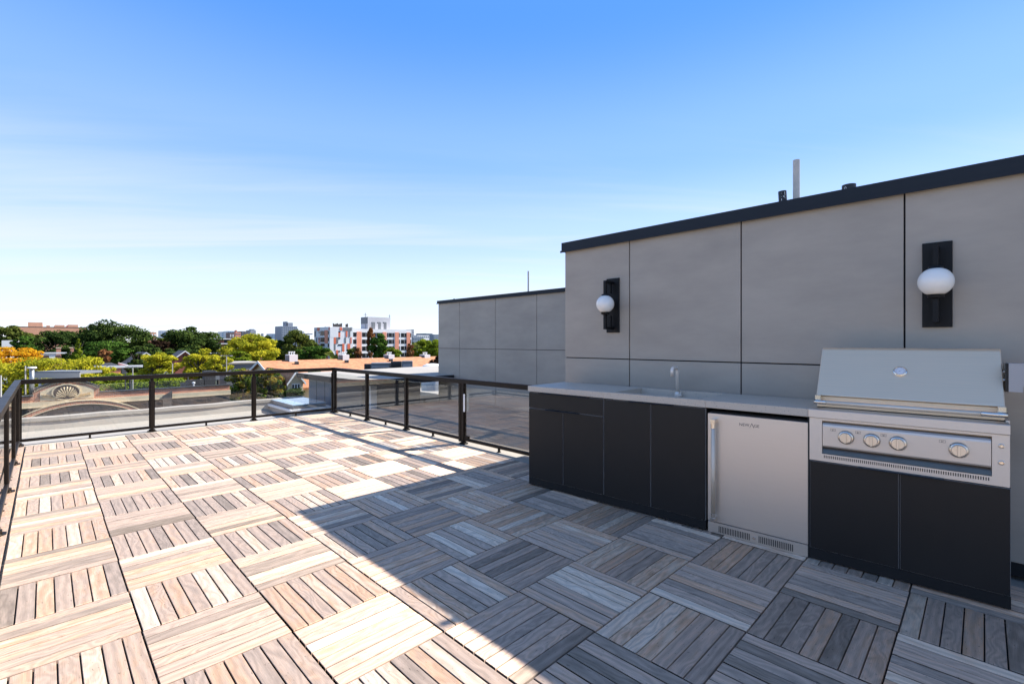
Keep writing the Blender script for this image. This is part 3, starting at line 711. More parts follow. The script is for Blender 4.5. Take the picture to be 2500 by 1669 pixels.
# fridge
fg = thing('fridge', kloc(1.994), KR, 'stainless undercounter fridge with knurled bar handle and vented plinth', 'fridge')
FWd = 0.737
box('cabinet_body', fg, 0.004, FWd - 0.004, 0.05, 0.64, 0.004, 1.03, M_BLACK)
box('door', fg, 0.0, FWd, 0.0, 0.045, 0.101, 1.018, M_STEEL_V, bevel=0.003)
gr = MB(); gr.box(0.0, FWd, 0.006, 0.045, 0.003, 0.095); gr.build('plinth_grille', M_STEEL_V, fg, bevel=0.002)
vs_ = MB()
for base_, cnt in ((0.089, 19), (0.397, 19)):
    for k in range(cnt):
        x = base_ + k * 0.01305
        vs_.prism([(x, 0.018), (x + 0.0062, 0.018), (x + 0.0062, 0.069), (x + 0.0031, 0.072), (x, 0.069)], 1, 0.0048, 0.0075)
vs_.build('vent_slots', M_BLACK, fg, kind='stuff')
kb = MB(); kb.lathe([(0.012, 0.0), (0.012, 0.006), (0.008, 0.010)], 16, (0.364, -0.004, 0.044), axis='y'); kb.build('lock', M_STEEL, fg)
hd = MB(); hd.tube([(0.063, -0.052, 0.16), (0.063, -0.052, 0.93)], 0.0165, 20); hbar = hd.build('handle', M_KNURL, fg, smooth=True)
for z in (0.118, 0.93):
    he = MB(); he.box(0.045, 0.081, -0.071, 0.0, z if z < .5 else z + 0.012, z + 0.032 if z < .5 else z + 0.044)
    he.tube([(0.063, -0.052, 0.150), (0.063, -0.052, 0.185)] if z < .5 else [(0.063, -0.052, 0.90), (0.063, -0.052, 0.942)], 0.0172, 20)
    he.build('handle_end', M_STEEL, hbar, bevel=0)
# wordmark
lg = MB(); xx = 0.252; zc = 0.938; lh = 0.024
v, f = text_mesh('NEW', 0.0335); mxx = max(p[0] for p in v); lg.add([(xx + p[0] * 1.0, -0.0012, zc + p[1]) for p in v], f)
ax = xx + mxx + 0.001
aw = 0.036
lg.add([(ax, -0.0012, zc - 0.008), (ax + 0.0035, -0.0012, zc - 0.008), (ax + aw / 2, -0.0012, zc + 0.024), (ax + aw / 2, -0.0012, zc + 0.031)], [(0, 1, 2, 3)])
lg.add([(ax + aw, -0.0012, zc - 0.006), (ax + aw - 0.0055, -0.0012, zc - 0.006), (ax + aw / 2, -0.0012, zc + 0.022), (ax + aw / 2, -0.0012, zc + 0.031)], [(0, 1, 2, 3)])
v, f = text_mesh('GE', 0.0335); lg.add([(ax + aw - 0.004 + p[0], -0.0012, zc + p[1]) for p in v], f)
for (a_, b_) in [(0, 0)]: pass
lo_ = lg.build('wordmark', M_PRINT, fg, fix=False)

# grill cabinet
W4 = 3.781 - 2.741
c4 = thing('grill_cabinet', kloc(2.741), KR, 'black two-door cabinet under the steel grill, rightmost in the row', 'cabinet')
box('carcass', c4, 0.0, W4, 0.0205, 0.64, 0.012, 0.742, M_CABINET, bevel=0.001)
box('toe_kick', c4, 0.0, W4, 0.004, 0.0203, 0.012, 0.086, M_KICK)
door(c4, 'door', 0.002, 0.516, 0.089, 0.738); door(c4, 'door', 0.523, W4 - 0.002, 0.089, 0.738)
pull(c4, 0.297, 0.741, 0.742); feet(c4, 0, W4)
# grill
gl = thing('grill', kloc(2.737) + Vector((0, 0, 0.744)), KR, 'large stainless built-in gas grill with closed hood and four knobs', 'grill')
GZ = 0.744
def gb(name, x0, x1, y0, y1, z0, z1, m, bevel=0): return box(name, gl, x0, x1, y0, y1, z0 - GZ, z1 - GZ, m, bevel)
GW = 1.039
gb('firebox', 0.02, GW - 0.02, 0.06, 0.63, 0.746, 1.12, M_STEEL_D)
ff = MB()
ff.box(0.004, 0.083, 0.0, 0.05, 0.800 - GZ, 1.060 - GZ); ff.box(0.963, GW, 0.0, 0.05, 0.800 - GZ, 1.060 - GZ); ff.box(0.004, GW, 0.0, 0.05, 0.745 - GZ, 0.7998 - GZ); ff.box(0.0832, 0.9628, 0.0, 0.05, 1.045 - GZ, 1.060 - GZ)
ff.build('front_frame', M_STEEL_H, gl)
# side panels (burner controls)
cp = MB(); cp.prism([(0.006, 0.852 - GZ), (0.002, 0.862 - GZ), (0.0, 1.003 - GZ), (0.003, 1.016 - GZ), (0.012, 1.028 - GZ), (0.03, 1.034 - GZ), (0.05, 1.034 - GZ), (0.05, 0.852 - GZ)], 0, 0.0865, 0.9595)
cp.build('control_panel', M_STEEL_H, gl)
gb('panel_recess', 0.0832, 0.9628, 0.035, 0.052, 0.80, 1.045, M_STEEL_D)
rc = MB(); rc.prism([(0.003, 0.803 - GZ), (0.03, 0.845 - GZ), (0.034, 0.845 - GZ), (0.034, 0.803 - GZ)], 0, 0.0835, 0.9625); rc.build('drip_ledge', M_STEEL_D, gl)
vs_ = MB()
for k in range(76):
    x = 0.095 + k * 0.01135
    vs_.prism([(x, 0.770 - GZ), (x + 0.0048, 0.770 - GZ), (x + 0.0048, 0.789 - GZ), (x + 0.0024, 0.791 - GZ), (x, 0.789 - GZ)], 1, -0.0012, 0.0006)
vs_.build('vent_slots', M_BLACK, gl, kind='stuff')
def knob(x, z):
    b = MB(); b.lathe([(0.049, 0.0), (0.049, -0.006), (0.043, -0.014), (0.038, -0.016)], 36, (x, 0.0, z - GZ), axis='y')
    o = b.build('knob', M_STEEL, gl, smooth=False)
    b = MB(); b.lathe([(0.037, -0.0162), (0.036, -0.03), (0.033, -0.034)], 32, (x, 0, z - GZ), axis='y'); b.build('knob_face', M_SATIN, o)
    b = MB(); b.box(x - 0.0065, x + 0.0065, -0.052, -0.0345, z - 0.035 - GZ, z + 0.035 - GZ); b.build('grip', M_SATIN, o, bevel=0.002)
    b = MB(); zz_ = z - GZ
    for (dx, dz, w_, h_) in ((-0.041, 0.012, 0.004, 0.008), (-0.041, -0.006, 0.004, 0.006)):
        b.box(x + dx, x + dx + w_, -0.0150, -0.0142, zz_ + dz, zz_ + dz + h_)
    b.build('printed_mark', M_PRINT, o)
    # little burner symbol printed up and to the left
    b = MB(); ix, iz = x - 0.092, z + 0.036 - GZ
    def ln(a0, a1, c0, c1): b.box(ix + a0, ix + a1, -0.0012, 0.0005, iz + c0, iz + c1)
    ln(0, 0.030, 0, 0.0012); ln(0, 0.030, 0.0158, 0.017); ln(0, 0.0012, 0.0012, 0.0158); ln(0.0288, 0.030, 0.0012, 0.0158); ln(0.010, 0.0108, 0.0012, 0.0158); ln(0.020, 0.0208, 0.0012, 0.0158); ln(0.0125, 0.0155, 0.001, 0.011)
    b.build('burner_symbol', M_PRINT, gl)
for s in (2.965, 3.112, 3.254, 3.552): knob(s - 2.737, 0.938)
for z in (0.991, 0.890):
    b = MB(); b.lathe([(0.014, 0.0), (0.014, -0.005), (0.011, -0.007), (0.0095, -0.004), (0.008, -0.004), (0.006, -0.009)], 20, (1.003, -0.0002, z - GZ), axis='y'); b.build('button', M_STEEL, gl)
# top frame around the hood
tf = MB(); tf.prism([(-0.014, 1.062 - GZ), (-0.018, 1.066 - GZ), (-0.018, 1.120 - GZ), (-0.013, 1.125 - GZ), (0.07, 1.132 - GZ), (0.07, 1.062 - GZ)], 0, 0.0, GW); tf.box(0.0, 0.036, 0.0702, 0.60, 1.062 - GZ, 1.132 - GZ); tf.box(GW - 0.012, GW + 0.006, 0.0702, 0.60, 1.062 - GZ, 1.14 - GZ)
tf.build('top_frame', M_STEEL_H, gl)
# hood
hx0, hx1 = 0.036, GW - 0.014
hp = [(0.10, 1.133), (0.10, 1.215), (0.075, 1.222), (0.078, 1.230), (0.325, 1.562), (0.345, 1.575), (0.37, 1.578), (0.55, 1.545), (0.61, 1.42), (0.61, 1.133)]
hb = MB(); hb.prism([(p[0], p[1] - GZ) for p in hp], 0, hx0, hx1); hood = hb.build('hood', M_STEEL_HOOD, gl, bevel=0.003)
for x in (hx0 - 0.002, hx1 - 0.036):
    eb = MB(); eb.box(x, x + 0.038, 0.02, 0.0995, 1.163 - GZ, 1.2285 - GZ); eb.build('handle_bracket', M_STEEL, gl, bevel=0.003)
hl = MB(); hl.tube([(hx0 + 0.07, 0.008, 1.178 - GZ), (hx1 - 0.11, 0.008, 1.178 - GZ)], 0.0155, 20); hbar = hl.build('handle', M_KNURL, gl, smooth=True)
for xa, xb in ((hx0 - 0.004, hx0 + 0.0695), (hx1 - 0.1095, hx1 + 0.006)):
    he = MB(); he.tube([(xa, 0.008, 1.178 - GZ), (xb, 0.008, 1.178 - GZ)], 0.0165, 20); he.build('handle_end', M_STEEL, hbar, smooth=True)
# thermometer on the sloping face
sl = math.atan2(1.562 - 1.230, 0.325 - 0.078)
gc = (3.257 - 2.737, 0.078 + (1.412 - 1.230) / math.tan(sl), 1.412 - GZ)
tm = Matrix.Translation(gc) @ Matrix.Rotation(sl - math.pi / 2, 4, 'X')
def slope_part(name, mb, m, parent=None, smooth=False):
    mb.v = [tuple(tm @ Vector(p)) for p in mb.v]; return mb.build(name, m, parent or gl, smooth=smooth)
b = MB(); b.lathe([(0.040, 0.004), (0.040, -0.008), (0.033, -0.014), (0.030, -0.010)], 36, (0, 0, 0), axis='y'); gg = slope_part('thermometer', b, M_STEEL)
b = MB(); b.lathe([(0.0298, -0.0095), (0.0298, -0.0115)], 32, (0, 0, 0), axis='y'); slope_part('dial', b, mat('dial_face', (0.72, 0.72, 0.73), 0.3), gg)
b = MB()
for k in range(15):
    a = R(225 - k * 19); c_, s_ = math.cos(a), math.sin(a)
    b.box(0.023 * c_ - 0.0008, 0.023 * c_ + 0.0008, -0.0122, -0.0117, 0.023 * s_ - 0.0022, 0.023 * s_ + 0.0022)
b.add([(-0.010, -0.0124, -0.008), (-0.008, -0.0124, -0.009), (0.013, -0.0124, 0.011)], [(0, 1, 2)])
slope_part('dial_markings', b, M_PRINT, gg)
# rotisserie bracket on the right
rb = MB(); rb.tube([(hx1, 0.2, 1.434 - GZ), (hx1 + 0.03, 0.2, 1.434 - GZ)], 0.006, 12); rb.tube([(hx1, 0.2, 1.381 - GZ), (hx1 + 0.03, 0.2, 1.381 - GZ)], 0.011, 12); rb.build('spit_rod', M_STEEL, gl)
gb('motor_plate', 1.031, 1.046, 0.15, 0.27, 1.31, 1.489, M_PULL)
mt = MB(); mt.prism([(1.0462, 1.312 - GZ), (1.107, 1.312 - GZ), (1.107, 1.345 - GZ), (1.13, 1.362 - GZ), (1.30, 1.362 - GZ), (1.30, 1.472 - GZ), (1.135, 1.472 - GZ), (1.125, 1.489 - GZ), (1.0462, 1.489 - GZ)], 1, 0.15, 0.27); mt.build('motor_housing', mat('grey_motor_case', (0.36, 0.36, 0.37), 0.4, metal=0.3), gl)
#@@CITY@@
# ------------------------------------------------------------------ CITY BEYOND (streets run along the same axes as the deck)
GND = -13.0
def onW(px, W):
    dx = (px - 1250.0) / FPX; t = (W - CW) / (RT[1] * dx + FW[1]); return CU + (RT[0] * dx + FW[0]) * t, t
def onU(px, U):
    dx = (px - 1250.0) / FPX; t = (U - CU) / (RT[0] * dx + FW[0]); return CW + (RT[1] * dx + FW[1]) * t, t
def zat(py, depth): return CAMZ - (py - HOR) * depth / FPX
M_BRICK = brick_material('red_brick', (0.56, 0.17, 0.085), (0.38, 0.11, 0.06), (0.50, 0.40, 0.28), 1.0)
M_BRICKH = mat('orange_red_brick', (0.55, 0.20, 0.11), 0.85, var=0.1, scale=1)
M_BRICKX = mat('dark_red_brick', (0.22, 0.075, 0.05), 0.85, var=0.15, scale=1)
M_BRICKD = brick_material('dark_stone_courses', (0.10, 0.085, 0.07), (0.06, 0.05, 0.042), (0.16, 0.13, 0.11), 1.0, 0.9, 0.32)
M_BRICKO = mat('orange_brick', (0.60, 0.30, 0.18), 0.85, var=0.12, scale=0.4)
M_SAND = mat('sandstone', (0.66, 0.53, 0.34), 0.8, var=0.12, scale=1.5, bump=0.1)
M_TAR = mat('dark_roof_edge', (0.035, 0.033, 0.032), 0.7)
M_WIN = mat('dark_window_glass', (0.012, 0.014, 0.016), 0.2, spec=0.25)
M_WHITEB = mat('white_facade', (0.74, 0.72, 0.70), 0.6, var=0.04, scale=0.2)
M_GREYB = mat('mid_grey_facade', (0.16, 0.165, 0.17), 0.6)
M_LGREYB = mat('light_grey_facade', (0.52, 0.50, 0.50), 0.6)
M_REDB = mat('coral_red_panel', (0.66, 0.15, 0.07), 0.6, var=0.06, scale=0.4)
M_SALM = mat('salmon_brick', (0.72, 0.28, 0.17), 0.75, var=0.06, scale=0.6)
M_SHNG = shingle_material('orange_brown_shingles', (0.52, 0.235, 0.11), (0.38, 0.155, 0.07))
M_SHNG2 = shingle_material('grey_shingles', (0.12, 0.12, 0.125), (0.08, 0.08, 0.085))
M_TAN = mat('tan_stucco', (0.52, 0.42, 0.27), 0.8, var=0.06, scale=1)
M_TRIM = mat('white_trim', (0.7, 0.69, 0.66), 0.6)
M_POLE = mat('weathered_pole_paint', (0.42, 0.39, 0.34), 0.7)
M_DUCT = mat('galvanised_duct', (0.30, 0.31, 0.30), 0.35, metal=0.6)
M_HAZE1 = mat('hazy_blue_tower', (0.22, 0.32, 0.44), 0.3)  # far towers: distance haze is mixed into these tower and window colours
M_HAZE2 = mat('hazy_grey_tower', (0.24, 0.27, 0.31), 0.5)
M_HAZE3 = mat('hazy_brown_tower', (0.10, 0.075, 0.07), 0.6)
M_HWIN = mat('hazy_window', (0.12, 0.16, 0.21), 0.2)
M_BARK = mat('bark', (0.05, 0.04, 0.03), 0.9, var=0.3, scale=3)

def win(parent, W0, u0, u1, z0, z1, m=None, frame=True, name='window'):
    """window on a face looking along -W"""
    b = MB(); b.box(u0, u1, W0 - 0.04, W0 + 0.05, z0, z1); o = b.build(name, m or M_WIN, parent, fix=False); return o
# ---- brick gable building across the street
BW = 40.0
gab = thing('brick_building', (0, BW, GND), 0, 'old brick building with curved parapet gable and carved shell relief, across the street', 'building')
def gz(z): return z - GND
wb = MB()
wb.box(-32, -2.10, 0.0, 0.45, gz(-2.17), gz(-1.82)); wb.box(1.03, 8.80, 0.0, 0.45, gz(-2.17), gz(-1.80)); wb.build('parapet_wall', M_BRICK, gab)
cp = MB(); cp.box(-32, -2.12, -0.06, 0.5, gz(-1.82), gz(-1.76)); cp.box(1.05, 8.86, -0.06, 0.5, gz(-1.80), gz(-1.73)); cp.build('parapet_coping', M_TAR, gab)
def arc_pts(u0, z0, u1, z1, um, zm, n):
    """circle through three points, from u0 to u1"""
    ax, ay, bx, by, cx, cy = u0, z0, um, zm, u1, z1
    d = 2 * (ax * (by - cy) + bx * (cy - ay) + cx * (ay - by))
    ux = ((ax*ax+ay*ay)*(by-cy) + (bx*bx+by*by)*(cy-ay) + (cx*cx+cy*cy)*(ay-by)) / d
    uy = ((ax*ax+ay*ay)*(cx-bx) + (bx*bx+by*by)*(ax-cx) + (cx*cx+cy*cy)*(bx-ax)) / d
    r = math.hypot(ax - ux, ay - uy); a0 = math.atan2(ay - uy, ax - ux); a1 = math.atan2(cy - uy, cx - ux)
    return [(ux + r * math.cos(a0 + (a1 - a0) * k / n), uy + r * math.sin(a0 + (a1 - a0) * k / n)) for k in range(n + 1)], (ux, uy, r)
A0, cA = arc_pts(-2.10, gz(-1.45), 1.03, gz(-1.45), -0.45, gz(-0.93), 24)
pd = MB(); pd.prism([(-2.10, gz(-2.17))] + A0 + [(1.03, gz(-2.17))], 1, 0.002, 0.44); pd.build('gable', M_BRICK, gab)
A1 = [(cA[0] + (p[0] - cA[0]) * (cA[2] + 0.07) / cA[2], cA[1] + (p[1] - cA[1]) * (cA[2] + 0.07) / cA[2]) for p in A0]
cq = MB()
for k in range(24): cq.prism([A0[k], A0[k + 1], A1[k + 1], A1[k]], 1, -0.09, 0.5)
cq.build('gable_coping', M_TAR, gab)
dt = MB()   # dentil course of upright bricks under the coping
for k in range(44):
    a = (k + 0.5) / 44; i_ = a * 24; k0 = int(i_); fr = i_ - k0; p = (A0[k0][0] * (1 - fr) + A0[min(24, k0 + 1)][0] * fr, A0[k0][1] * (1 - fr) + A0[min(24, k0 + 1)][1] * fr)
    dx, dz = p[0] - cA[0], p[1] - cA[1]; r = math.hypot(dx, dz); nx, nz = dx / r, dz / r; tx, tz = nz, -nx; w_ = 0.022
    q = [(p[0] - nx * o_ + tx * s_ * w_, p[1] - nz * o_ + tz * s_ * w_) for o_, s_ in ((0.01, -1), (0.01, 1), (0.10, 1), (0.10, -1))]
    dt.prism(q, 1, -0.05, 0.01)
dt.build('dentil_course', M_SAND, gab, kind='stuff')
B0, _ = arc_pts(-1.80, gz(-1.57), 0.75, gz(-1.57), -0.45, gz(-1.13), 20)
tp = MB(); tp.prism([(-1.80, gz(-2.13))] + B0 + [(0.75, gz(-2.13))], 1, -0.035, 0.0015); tp.build('stone_tympanum', M_SAND, gab)
# shell relief
sh = MB(); su_, sz_ = -0.56, gz(-1.96)
for k in range(13):
    a = R(8 + 164 * k / 12); a0, a1 = a - R(5.2), a + R(5.2); L_ = 0.50 + 0.16 * math.sin(a) ** 2
    pts = [(su_ + 0.08 * math.cos(a), sz_ + 0.08 * math.sin(a)), (su_ + L_ * math.cos(a0), sz_ + L_ * math.sin(a0)), (su_ + (L_ + 0.04) * math.cos(a), sz_ + (L_ + 0.04) * math.sin(a)), (su_ + L_ * math.cos(a1), sz_ + L_ * math.sin(a1))]
    sh.add([(pts[0][0], -0.05, pts[0][1]), (pts[1][0], -0.06, pts[1][1]), (pts[2][0], -0.16, pts[2][1]), (pts[3][0], -0.06, pts[3][1]), (pts[0][0], -0.12, pts[0][1])], [(0, 1, 4), (4, 1, 2), (4, 2, 3), (4, 3, 0)])
shell = sh.build('shell_relief', M_SAND, gab, fix=False)
rc_ = MB(); nn = 26
rc_.prism([(su_ - 0.03 + 0.62 * math.cos(2 * math.pi * k / nn), sz_ + 0.33 + 0.47 * math.sin(2 * math.pi * k / nn)) for k in range(nn)], 1, -0.045, -0.036); rc_.build('shell_recess', M_TAR, shell)
rm = MB()
for k in range(nn):
    a0, a1 = 2 * math.pi * k / nn, 2 * math.pi * (k + 1) / nn
    q = [(su_ - 0.03 + (0.62 + r_) * math.cos(a), sz_ + 0.33 + (0.47 + r_) * math.sin(a)) for a, r_ in ((a0, 0.0), (a1, 0.0), (a1, 0.06 + 0.02 * (k % 2)), (a0, 0.06 + 0.02 * (k % 2)))]
    rm.prism(q, 1, -0.11, -0.034)
rm.build('shell_rim', M_SAND, shell)
for sgn in (-1, 1):
    lf = MB()
    for k in range(6):
        x0_ = su_ + sgn * (0.5 + 0.10 * k); z0_ = sz_ + 0.02 + 0.02 * k
        for up in (-1, 1):
            x1_ = x0_ + sgn * 0.22; z1_ = z0_ + up * 0.10 + 0.05
            lf.add([(x0_, -0.04, z0_), ((x0_ + x1_) / 2, -0.12, (z0_ + z1_) / 2 + 0.03), (x1_, -0.05, z1_), ((x0_ + x1_) / 2, -0.04, (z0_ + z1_) / 2 - 0.03)], [(0, 1, 2), (0, 2, 3), (0, 3, 1), (1, 3, 2)])
    lf.build('leaf_carving', M_SAND, shell, fix=False)
bd = MB(); bd.box(-32, 8.84, -0.12, 0.46, gz(-2.47), gz(-2.172)); bd.box(-32, 8.84, -0.15, 0.0, gz(-2.52), gz(-2.4702)); bd.build('stone_band', M_SAND, gab)
box('lower_wall', gab, -32, 8.8, 0.0, 9.0, 0.0, gz(-2.522), M_BRICKD)
C0, cC = arc_pts(-3.35, gz(-3.55), 3.3, gz(-3.25), -0.15, gz(-2.25), 32)
for q_, (r0, r1, y0_, m_, nm) in enumerate(((0.0, 0.20, -0.30, M_BRICK, 'arch_ring'), (0.20, 0.245, -0.33, M_SAND, 'arch_trim'), (-0.04, 0.0, -0.33, M_SAND, 'arch_trim'))):
    rg = MB()
    def off(p, d_): s_ = (cC[2] - 0.2 + d_) / cC[2]; return (cC[0] + (p[0] - cC[0]) * s_, cC[1] + (p[1] - cC[1]) * s_)
    for k in range(32): rg.prism([off(C0[k], r0), off(C0[k + 1], r0), off(C0[k + 1], r1), off(C0[k], r1)], 1, y0_, -0.152)
    rg.build(nm, m_, gab)
inn = MB(); inn.prism([off(p, -0.045) for p in C0] + [(3.1, gz(-5)), (-3.2, gz(-5))], 1, -0.2, -0.151); inn.build('arch_infill', mat('slate_infill', (0.10, 0.095, 0.085), 0.85, var=0.25, scale=2.5, stretch=(1, 1, 3)), gab)
for u_ in (-1.4, 0.9):
    dm = MB(); dm.prism([(u_, gz(-4)), (u_ + 0.03, gz(-4)), (u_ - 0.2, gz(-2.6)), (u_ - 0.23, gz(-2.6))], 1, -0.212, -0.2005); dm.build('mullion', M_TAR, gab)
pr = MB(); pr.box(4.45, 5.0, -0.4, -0.16, gz(-3.6), gz(-2.3)); pr.prism([(4.45, gz(-2.3)), (5.0, gz(-2.3)), (5.0, gz(-1.95))], 1, -0.4, -0.16); pr.build('pier', M_BRICKD, gab)
box('roof_deck', gab, -32, 8.8, 0.45, 9.0, gz(-2.5), gz(-2.42), M_MEMB2)
# dark rooftop structure on it
dr = thing('rooftop_shed', (6.2, 41.2, -2.42), 0, 'black rooftop plant shed with sloped lid and stack behind the brick parapet', 'rooftop unit')
sb = MB(); sb.prism([(0.0, 0.0), (2.6, 0.0), (2.6, 0.75), (1.3, 0.80), (0.0, 1.12)], 0, 0.0, 1.1); sb.build('shed_body', M_TAR, dr)
box('stack', dr, 1.15, 1.9, 0.0, 0.8, 0.0, 1.75, M_TAR); b = MB(); b.prism([(1.92, 1.0), (2.2, 1.0), (2.2, 1.55), (1.92, 1.75)], 1, 0.1, 0.7); b.build('hood', M_GREYB, dr)
b = MB(); b.tube([(0.35, -0.35, 0.0), (0.35, -0.35, 0.85)], 0.05, 10); b.lathe([(0.11, 0.85), (0.11, 0.93), (0.03, 0.97)], 12, (0.35, -0.35, 0)); tag(b.build('small_vent', M_TRIM, dr))

# ---- steel duct, pole and canopy at the far left behind the gable
dx_ = at(78, 36, z=-2.4)
du = thing('exhaust_duct', dx_, 0, 'galvanised round exhaust duct with flat cap rising behind the brick gable', 'duct')
b = MB(); b.tube([(0, 0, 0), (0, 0, zat(899, 36) + 2.4)], 0.14, 16); b.build('duct_pipe', M_DUCT, du, smooth=True)
b = MB(); h_ = zat(899, 36) + 2.4; b.lathe([(0.26, h_), (0.28, h_ + 0.05), (0.24, h_ + 0.12)], 18); b.build('cap', M_TRIM, du)
def pole(px, y0, y1, depth, r, m, label, head=None):
    p = at(px, depth, z=min(zat(y1, depth), -2.4)); root = thing('pole' if not head else 'street_lamp', p, 0, label, 'pole' if not head else 'street lamp')
    h = zat(y0, depth) - p.z; b = MB(); b.tube([(0, 0, 0), (0, 0, h)], [r, r * 0.8], 8); b.build('shaft', m, root)
    if head == 'T':
        b = MB(); b.tube([(-0.35, 0.35, h), (0.35, -0.35, h)], r * 0.6, 8); b.build('cross_arm', m, root)
        for s in (-1, 1):
            b = MB(); b.box(s * 0.42 - 0.13, s * 0.42 + 0.13, -s * 0.42 - 0.1, -s * 0.42 + 0.1, h - 0.06, h + 0.04); b.build('lamp_head', m, root)
    return root
pole(62, 893, 962, 36, 0.045, M_POLE, 'thin white pole left of the exhaust duct')
pole(2, 916, 960, 30, 0.05, M_POLE, 'short white pole at the very left edge')
pole(324, 895, 952, 48, 0.055, M_POLE, 'pale street lamp with two heads rising behind the brick parapet', 'T')
pole(421, 887, 906, 60, 0.06, M_POLE, 'thin pale pole between the two middle yellow trees')
pole(553, 868, 925, 58, 0.06, M_POLE, 'pale utility pole beside the dark stack and yellow trees', 'T')
pole(306, 912, 950, 42, 0.05, M_TAR, 'thin dark pole behind the parapet, left of the pale street lamp')
pole(318, 925, 950, 42, 0.09, M_TAR, 'stubby black flue behind the parapet beside the pale street lamp')
pole(459, 912, 943, 42, 0.06, M_TAR, 'dark pole behind the parapet just left of the rooftop shed')
cn = thing('canopy', at(85, 38, py=912), -math.pi / 4, 'long flat white canopy roof behind the rail beside the duct', 'canopy')
box('canopy_roof', cn, 0, 3.7, 0, 2.0, -0.02, 0.18, M_GREYB); box('canopy_edge', cn, 0, 3.7, -0.05, -0.001, -0.35, 0.08, M_POLE)
for x in (0.2, 3.4): box('leg', cn, x, x + 0.12, 0.1, 0.22, -14.2, -0.3501, M_TRIM)

# ---- townhouses with the orange-brown shingle roof
RWd, EWd, BWd = 57.5, 50.5, 64.5
u_l, _ = onW(639, RWd); RZ = zat(880.7, 55.0); EZ = RZ - 2.55
th = thing('townhouse_row', (u_l, EWd, GND), 0, 'long row of tan townhouses under an orange-brown shingle roof', 'house')
UL_ = 75.0; DW = RWd - EWd
def tz(z): return z - GND
sl_ = MB(); sl_.solid([(-0.4, -0.5, tz(EZ) - 0.18), (UL_, -0.5, tz(EZ) - 0.18), (UL_, DW, tz(RZ)), (-0.4, DW, tz(RZ))], (0, 0, -0.2)); sl_.build('roof_slope', M_SHNG, th)
sl_ = MB(); sl_.solid([(-0.4, DW + 0.01, tz(RZ)), (UL_, DW + 0.01, tz(RZ)), (UL_, 2 * DW + 0.5, tz(EZ) - 0.18), (-0.4, 2 * DW + 0.5, tz(EZ) - 0.18)], (0, 0, -0.2)); sl_.build('roof_slope', M_SHNG, th)
wa = MB(); wa.prism([(0.0, 0.0), (2 * DW, 0.0), (2 * DW, tz(EZ) - 0.2), (DW, tz(RZ) - 0.21), (0.0, tz(EZ) - 0.2)], 0, 0.0, UL_ - 0.5); wa.build('wall', M_TAN, th)
for sgn in (0, 1):
    v_ = MB(); y_a, y_b = (-0.5, DW) if sgn == 0 else (2 * DW + 0.5, DW)
    v_.solid([(-0.46, y_a, tz(EZ) - 0.16), (-0.46, y_b, tz(RZ) + 0.02), (-0.46, y_b, tz(RZ) - 0.26), (-0.46, y_a, tz(EZ) - 0.44)], (0.055, 0, 0)); v_.build('verge_board', M_TRIM, th)
# front gable wing
ga, gd = onW(721, 46.5); gl_, _ = onW(700, 46.5); gr2, _ = onW(741, 46.5)
hw = (gr2 - gl_) / 2; gcx = ga - u_l; apz = tz(zat(907, gd)); evz = tz(zat(932, gd)); y_f = 46.5 - EWd
wg = MB(); wg.prism([(gcx - hw * 0.92, 0.0), (gcx + hw * 0.92, 0.0), (gcx + hw * 0.92, evz), (gcx, apz - 0.1), (gcx - hw * 0.92, evz)], 1, y_f, 4.5); wg.build('gable_wing', M_TAN, th)
for s in (-1, 1):
    q = MB(); q.solid([(gcx, y_f - 0.3, apz + 0.12), (gcx + s * hw * 1.12, y_f - 0.3, evz - 0.12), (gcx + s * hw * 1.12, 4.5, evz - 0.12), (gcx, 4.5, apz + 0.12)], (0, 0, -0.12)); q.build('wing_roof', M_SHNG, th)
    q = MB(); q.solid([(gcx, y_f - 0.36, apz + 0.14), (gcx + s * hw * 1.14, y_f - 0.36, evz - 0.12), (gcx + s * hw * 1.14, y_f - 0.36, evz - 0.36), (gcx, y_f - 0.36, apz - 0.12)], (0, 0.05, 0)); q.build('verge_board', M_TRIM, th)
wz0, wz1 = tz(zat(951, gd)), tz(zat(936, gd))
fw_ = box('window', th, gcx - hw * 0.45, gcx + hw * 0.55, y_f - 0.05, y_f + 0.02, wz0, wz1, M_TRIM)
for k in range(3):
    a0 = gcx - hw * 0.45 + (hw) * (k / 3) + 0.05; box('pane', fw_, a0, a0 + hw / 3 - 0.1, y_f - 0.07, y_f - 0.051, wz0 + 0.08, wz1 - 0.08, M_WIN)
# chimney boxes along the ridge
for k, (pa, pb) in enumerate(((692, 721), (824, 846), (936, 956), (1024, 1043))):
    ua, da = onW(pa, RWd + 0.3); ub, _ = onW(pb, RWd + 0.3); zt = zat(865.5, da)
    c_ = box('chimney', th, ua - u_l + (ub - ua) * 0.3, ub - u_l, DW - 0.5, DW + 0.9, tz(RZ) - 0.7, tz(zt), M_TRIM)
    box('side_panel', c_, ua - u_l + (ub - ua) * 0.3 - 0.02, ua - u_l + (ub - ua) * 0.3 - 0.002, DW - 0.4, DW + 0.8, tz(RZ) - 0.5, tz(zt) - 0.1, M_GREYB)
    for j in range(3):
        b = MB(); x_ = ua - u_l + (ub - ua) * (0.45 + 0.2 * j); b.tube([(x_, DW + 0.2, tz(zt)), (x_, DW + 0.2, tz(zt) + 0.28)], 0.07, 8); b.lathe([(0.14, 0.28), (0.12, 0.36)], 10, (x_, DW + 0.2, tz(zt))); b.build('flue', M_TRIM, c_)
for pa in (722, 727, 844, 849, 952, 957):
    ua, da = onW(pa, RWd - 1.3); b = MB(); b.box(ua - u_l - 0.1, ua - u_l + 0.1, DW - 1.4, DW - 1.15, tz(RZ) - 0.7, tz(RZ) - 0.14); b.build('roof_vent', M_TAR, th)

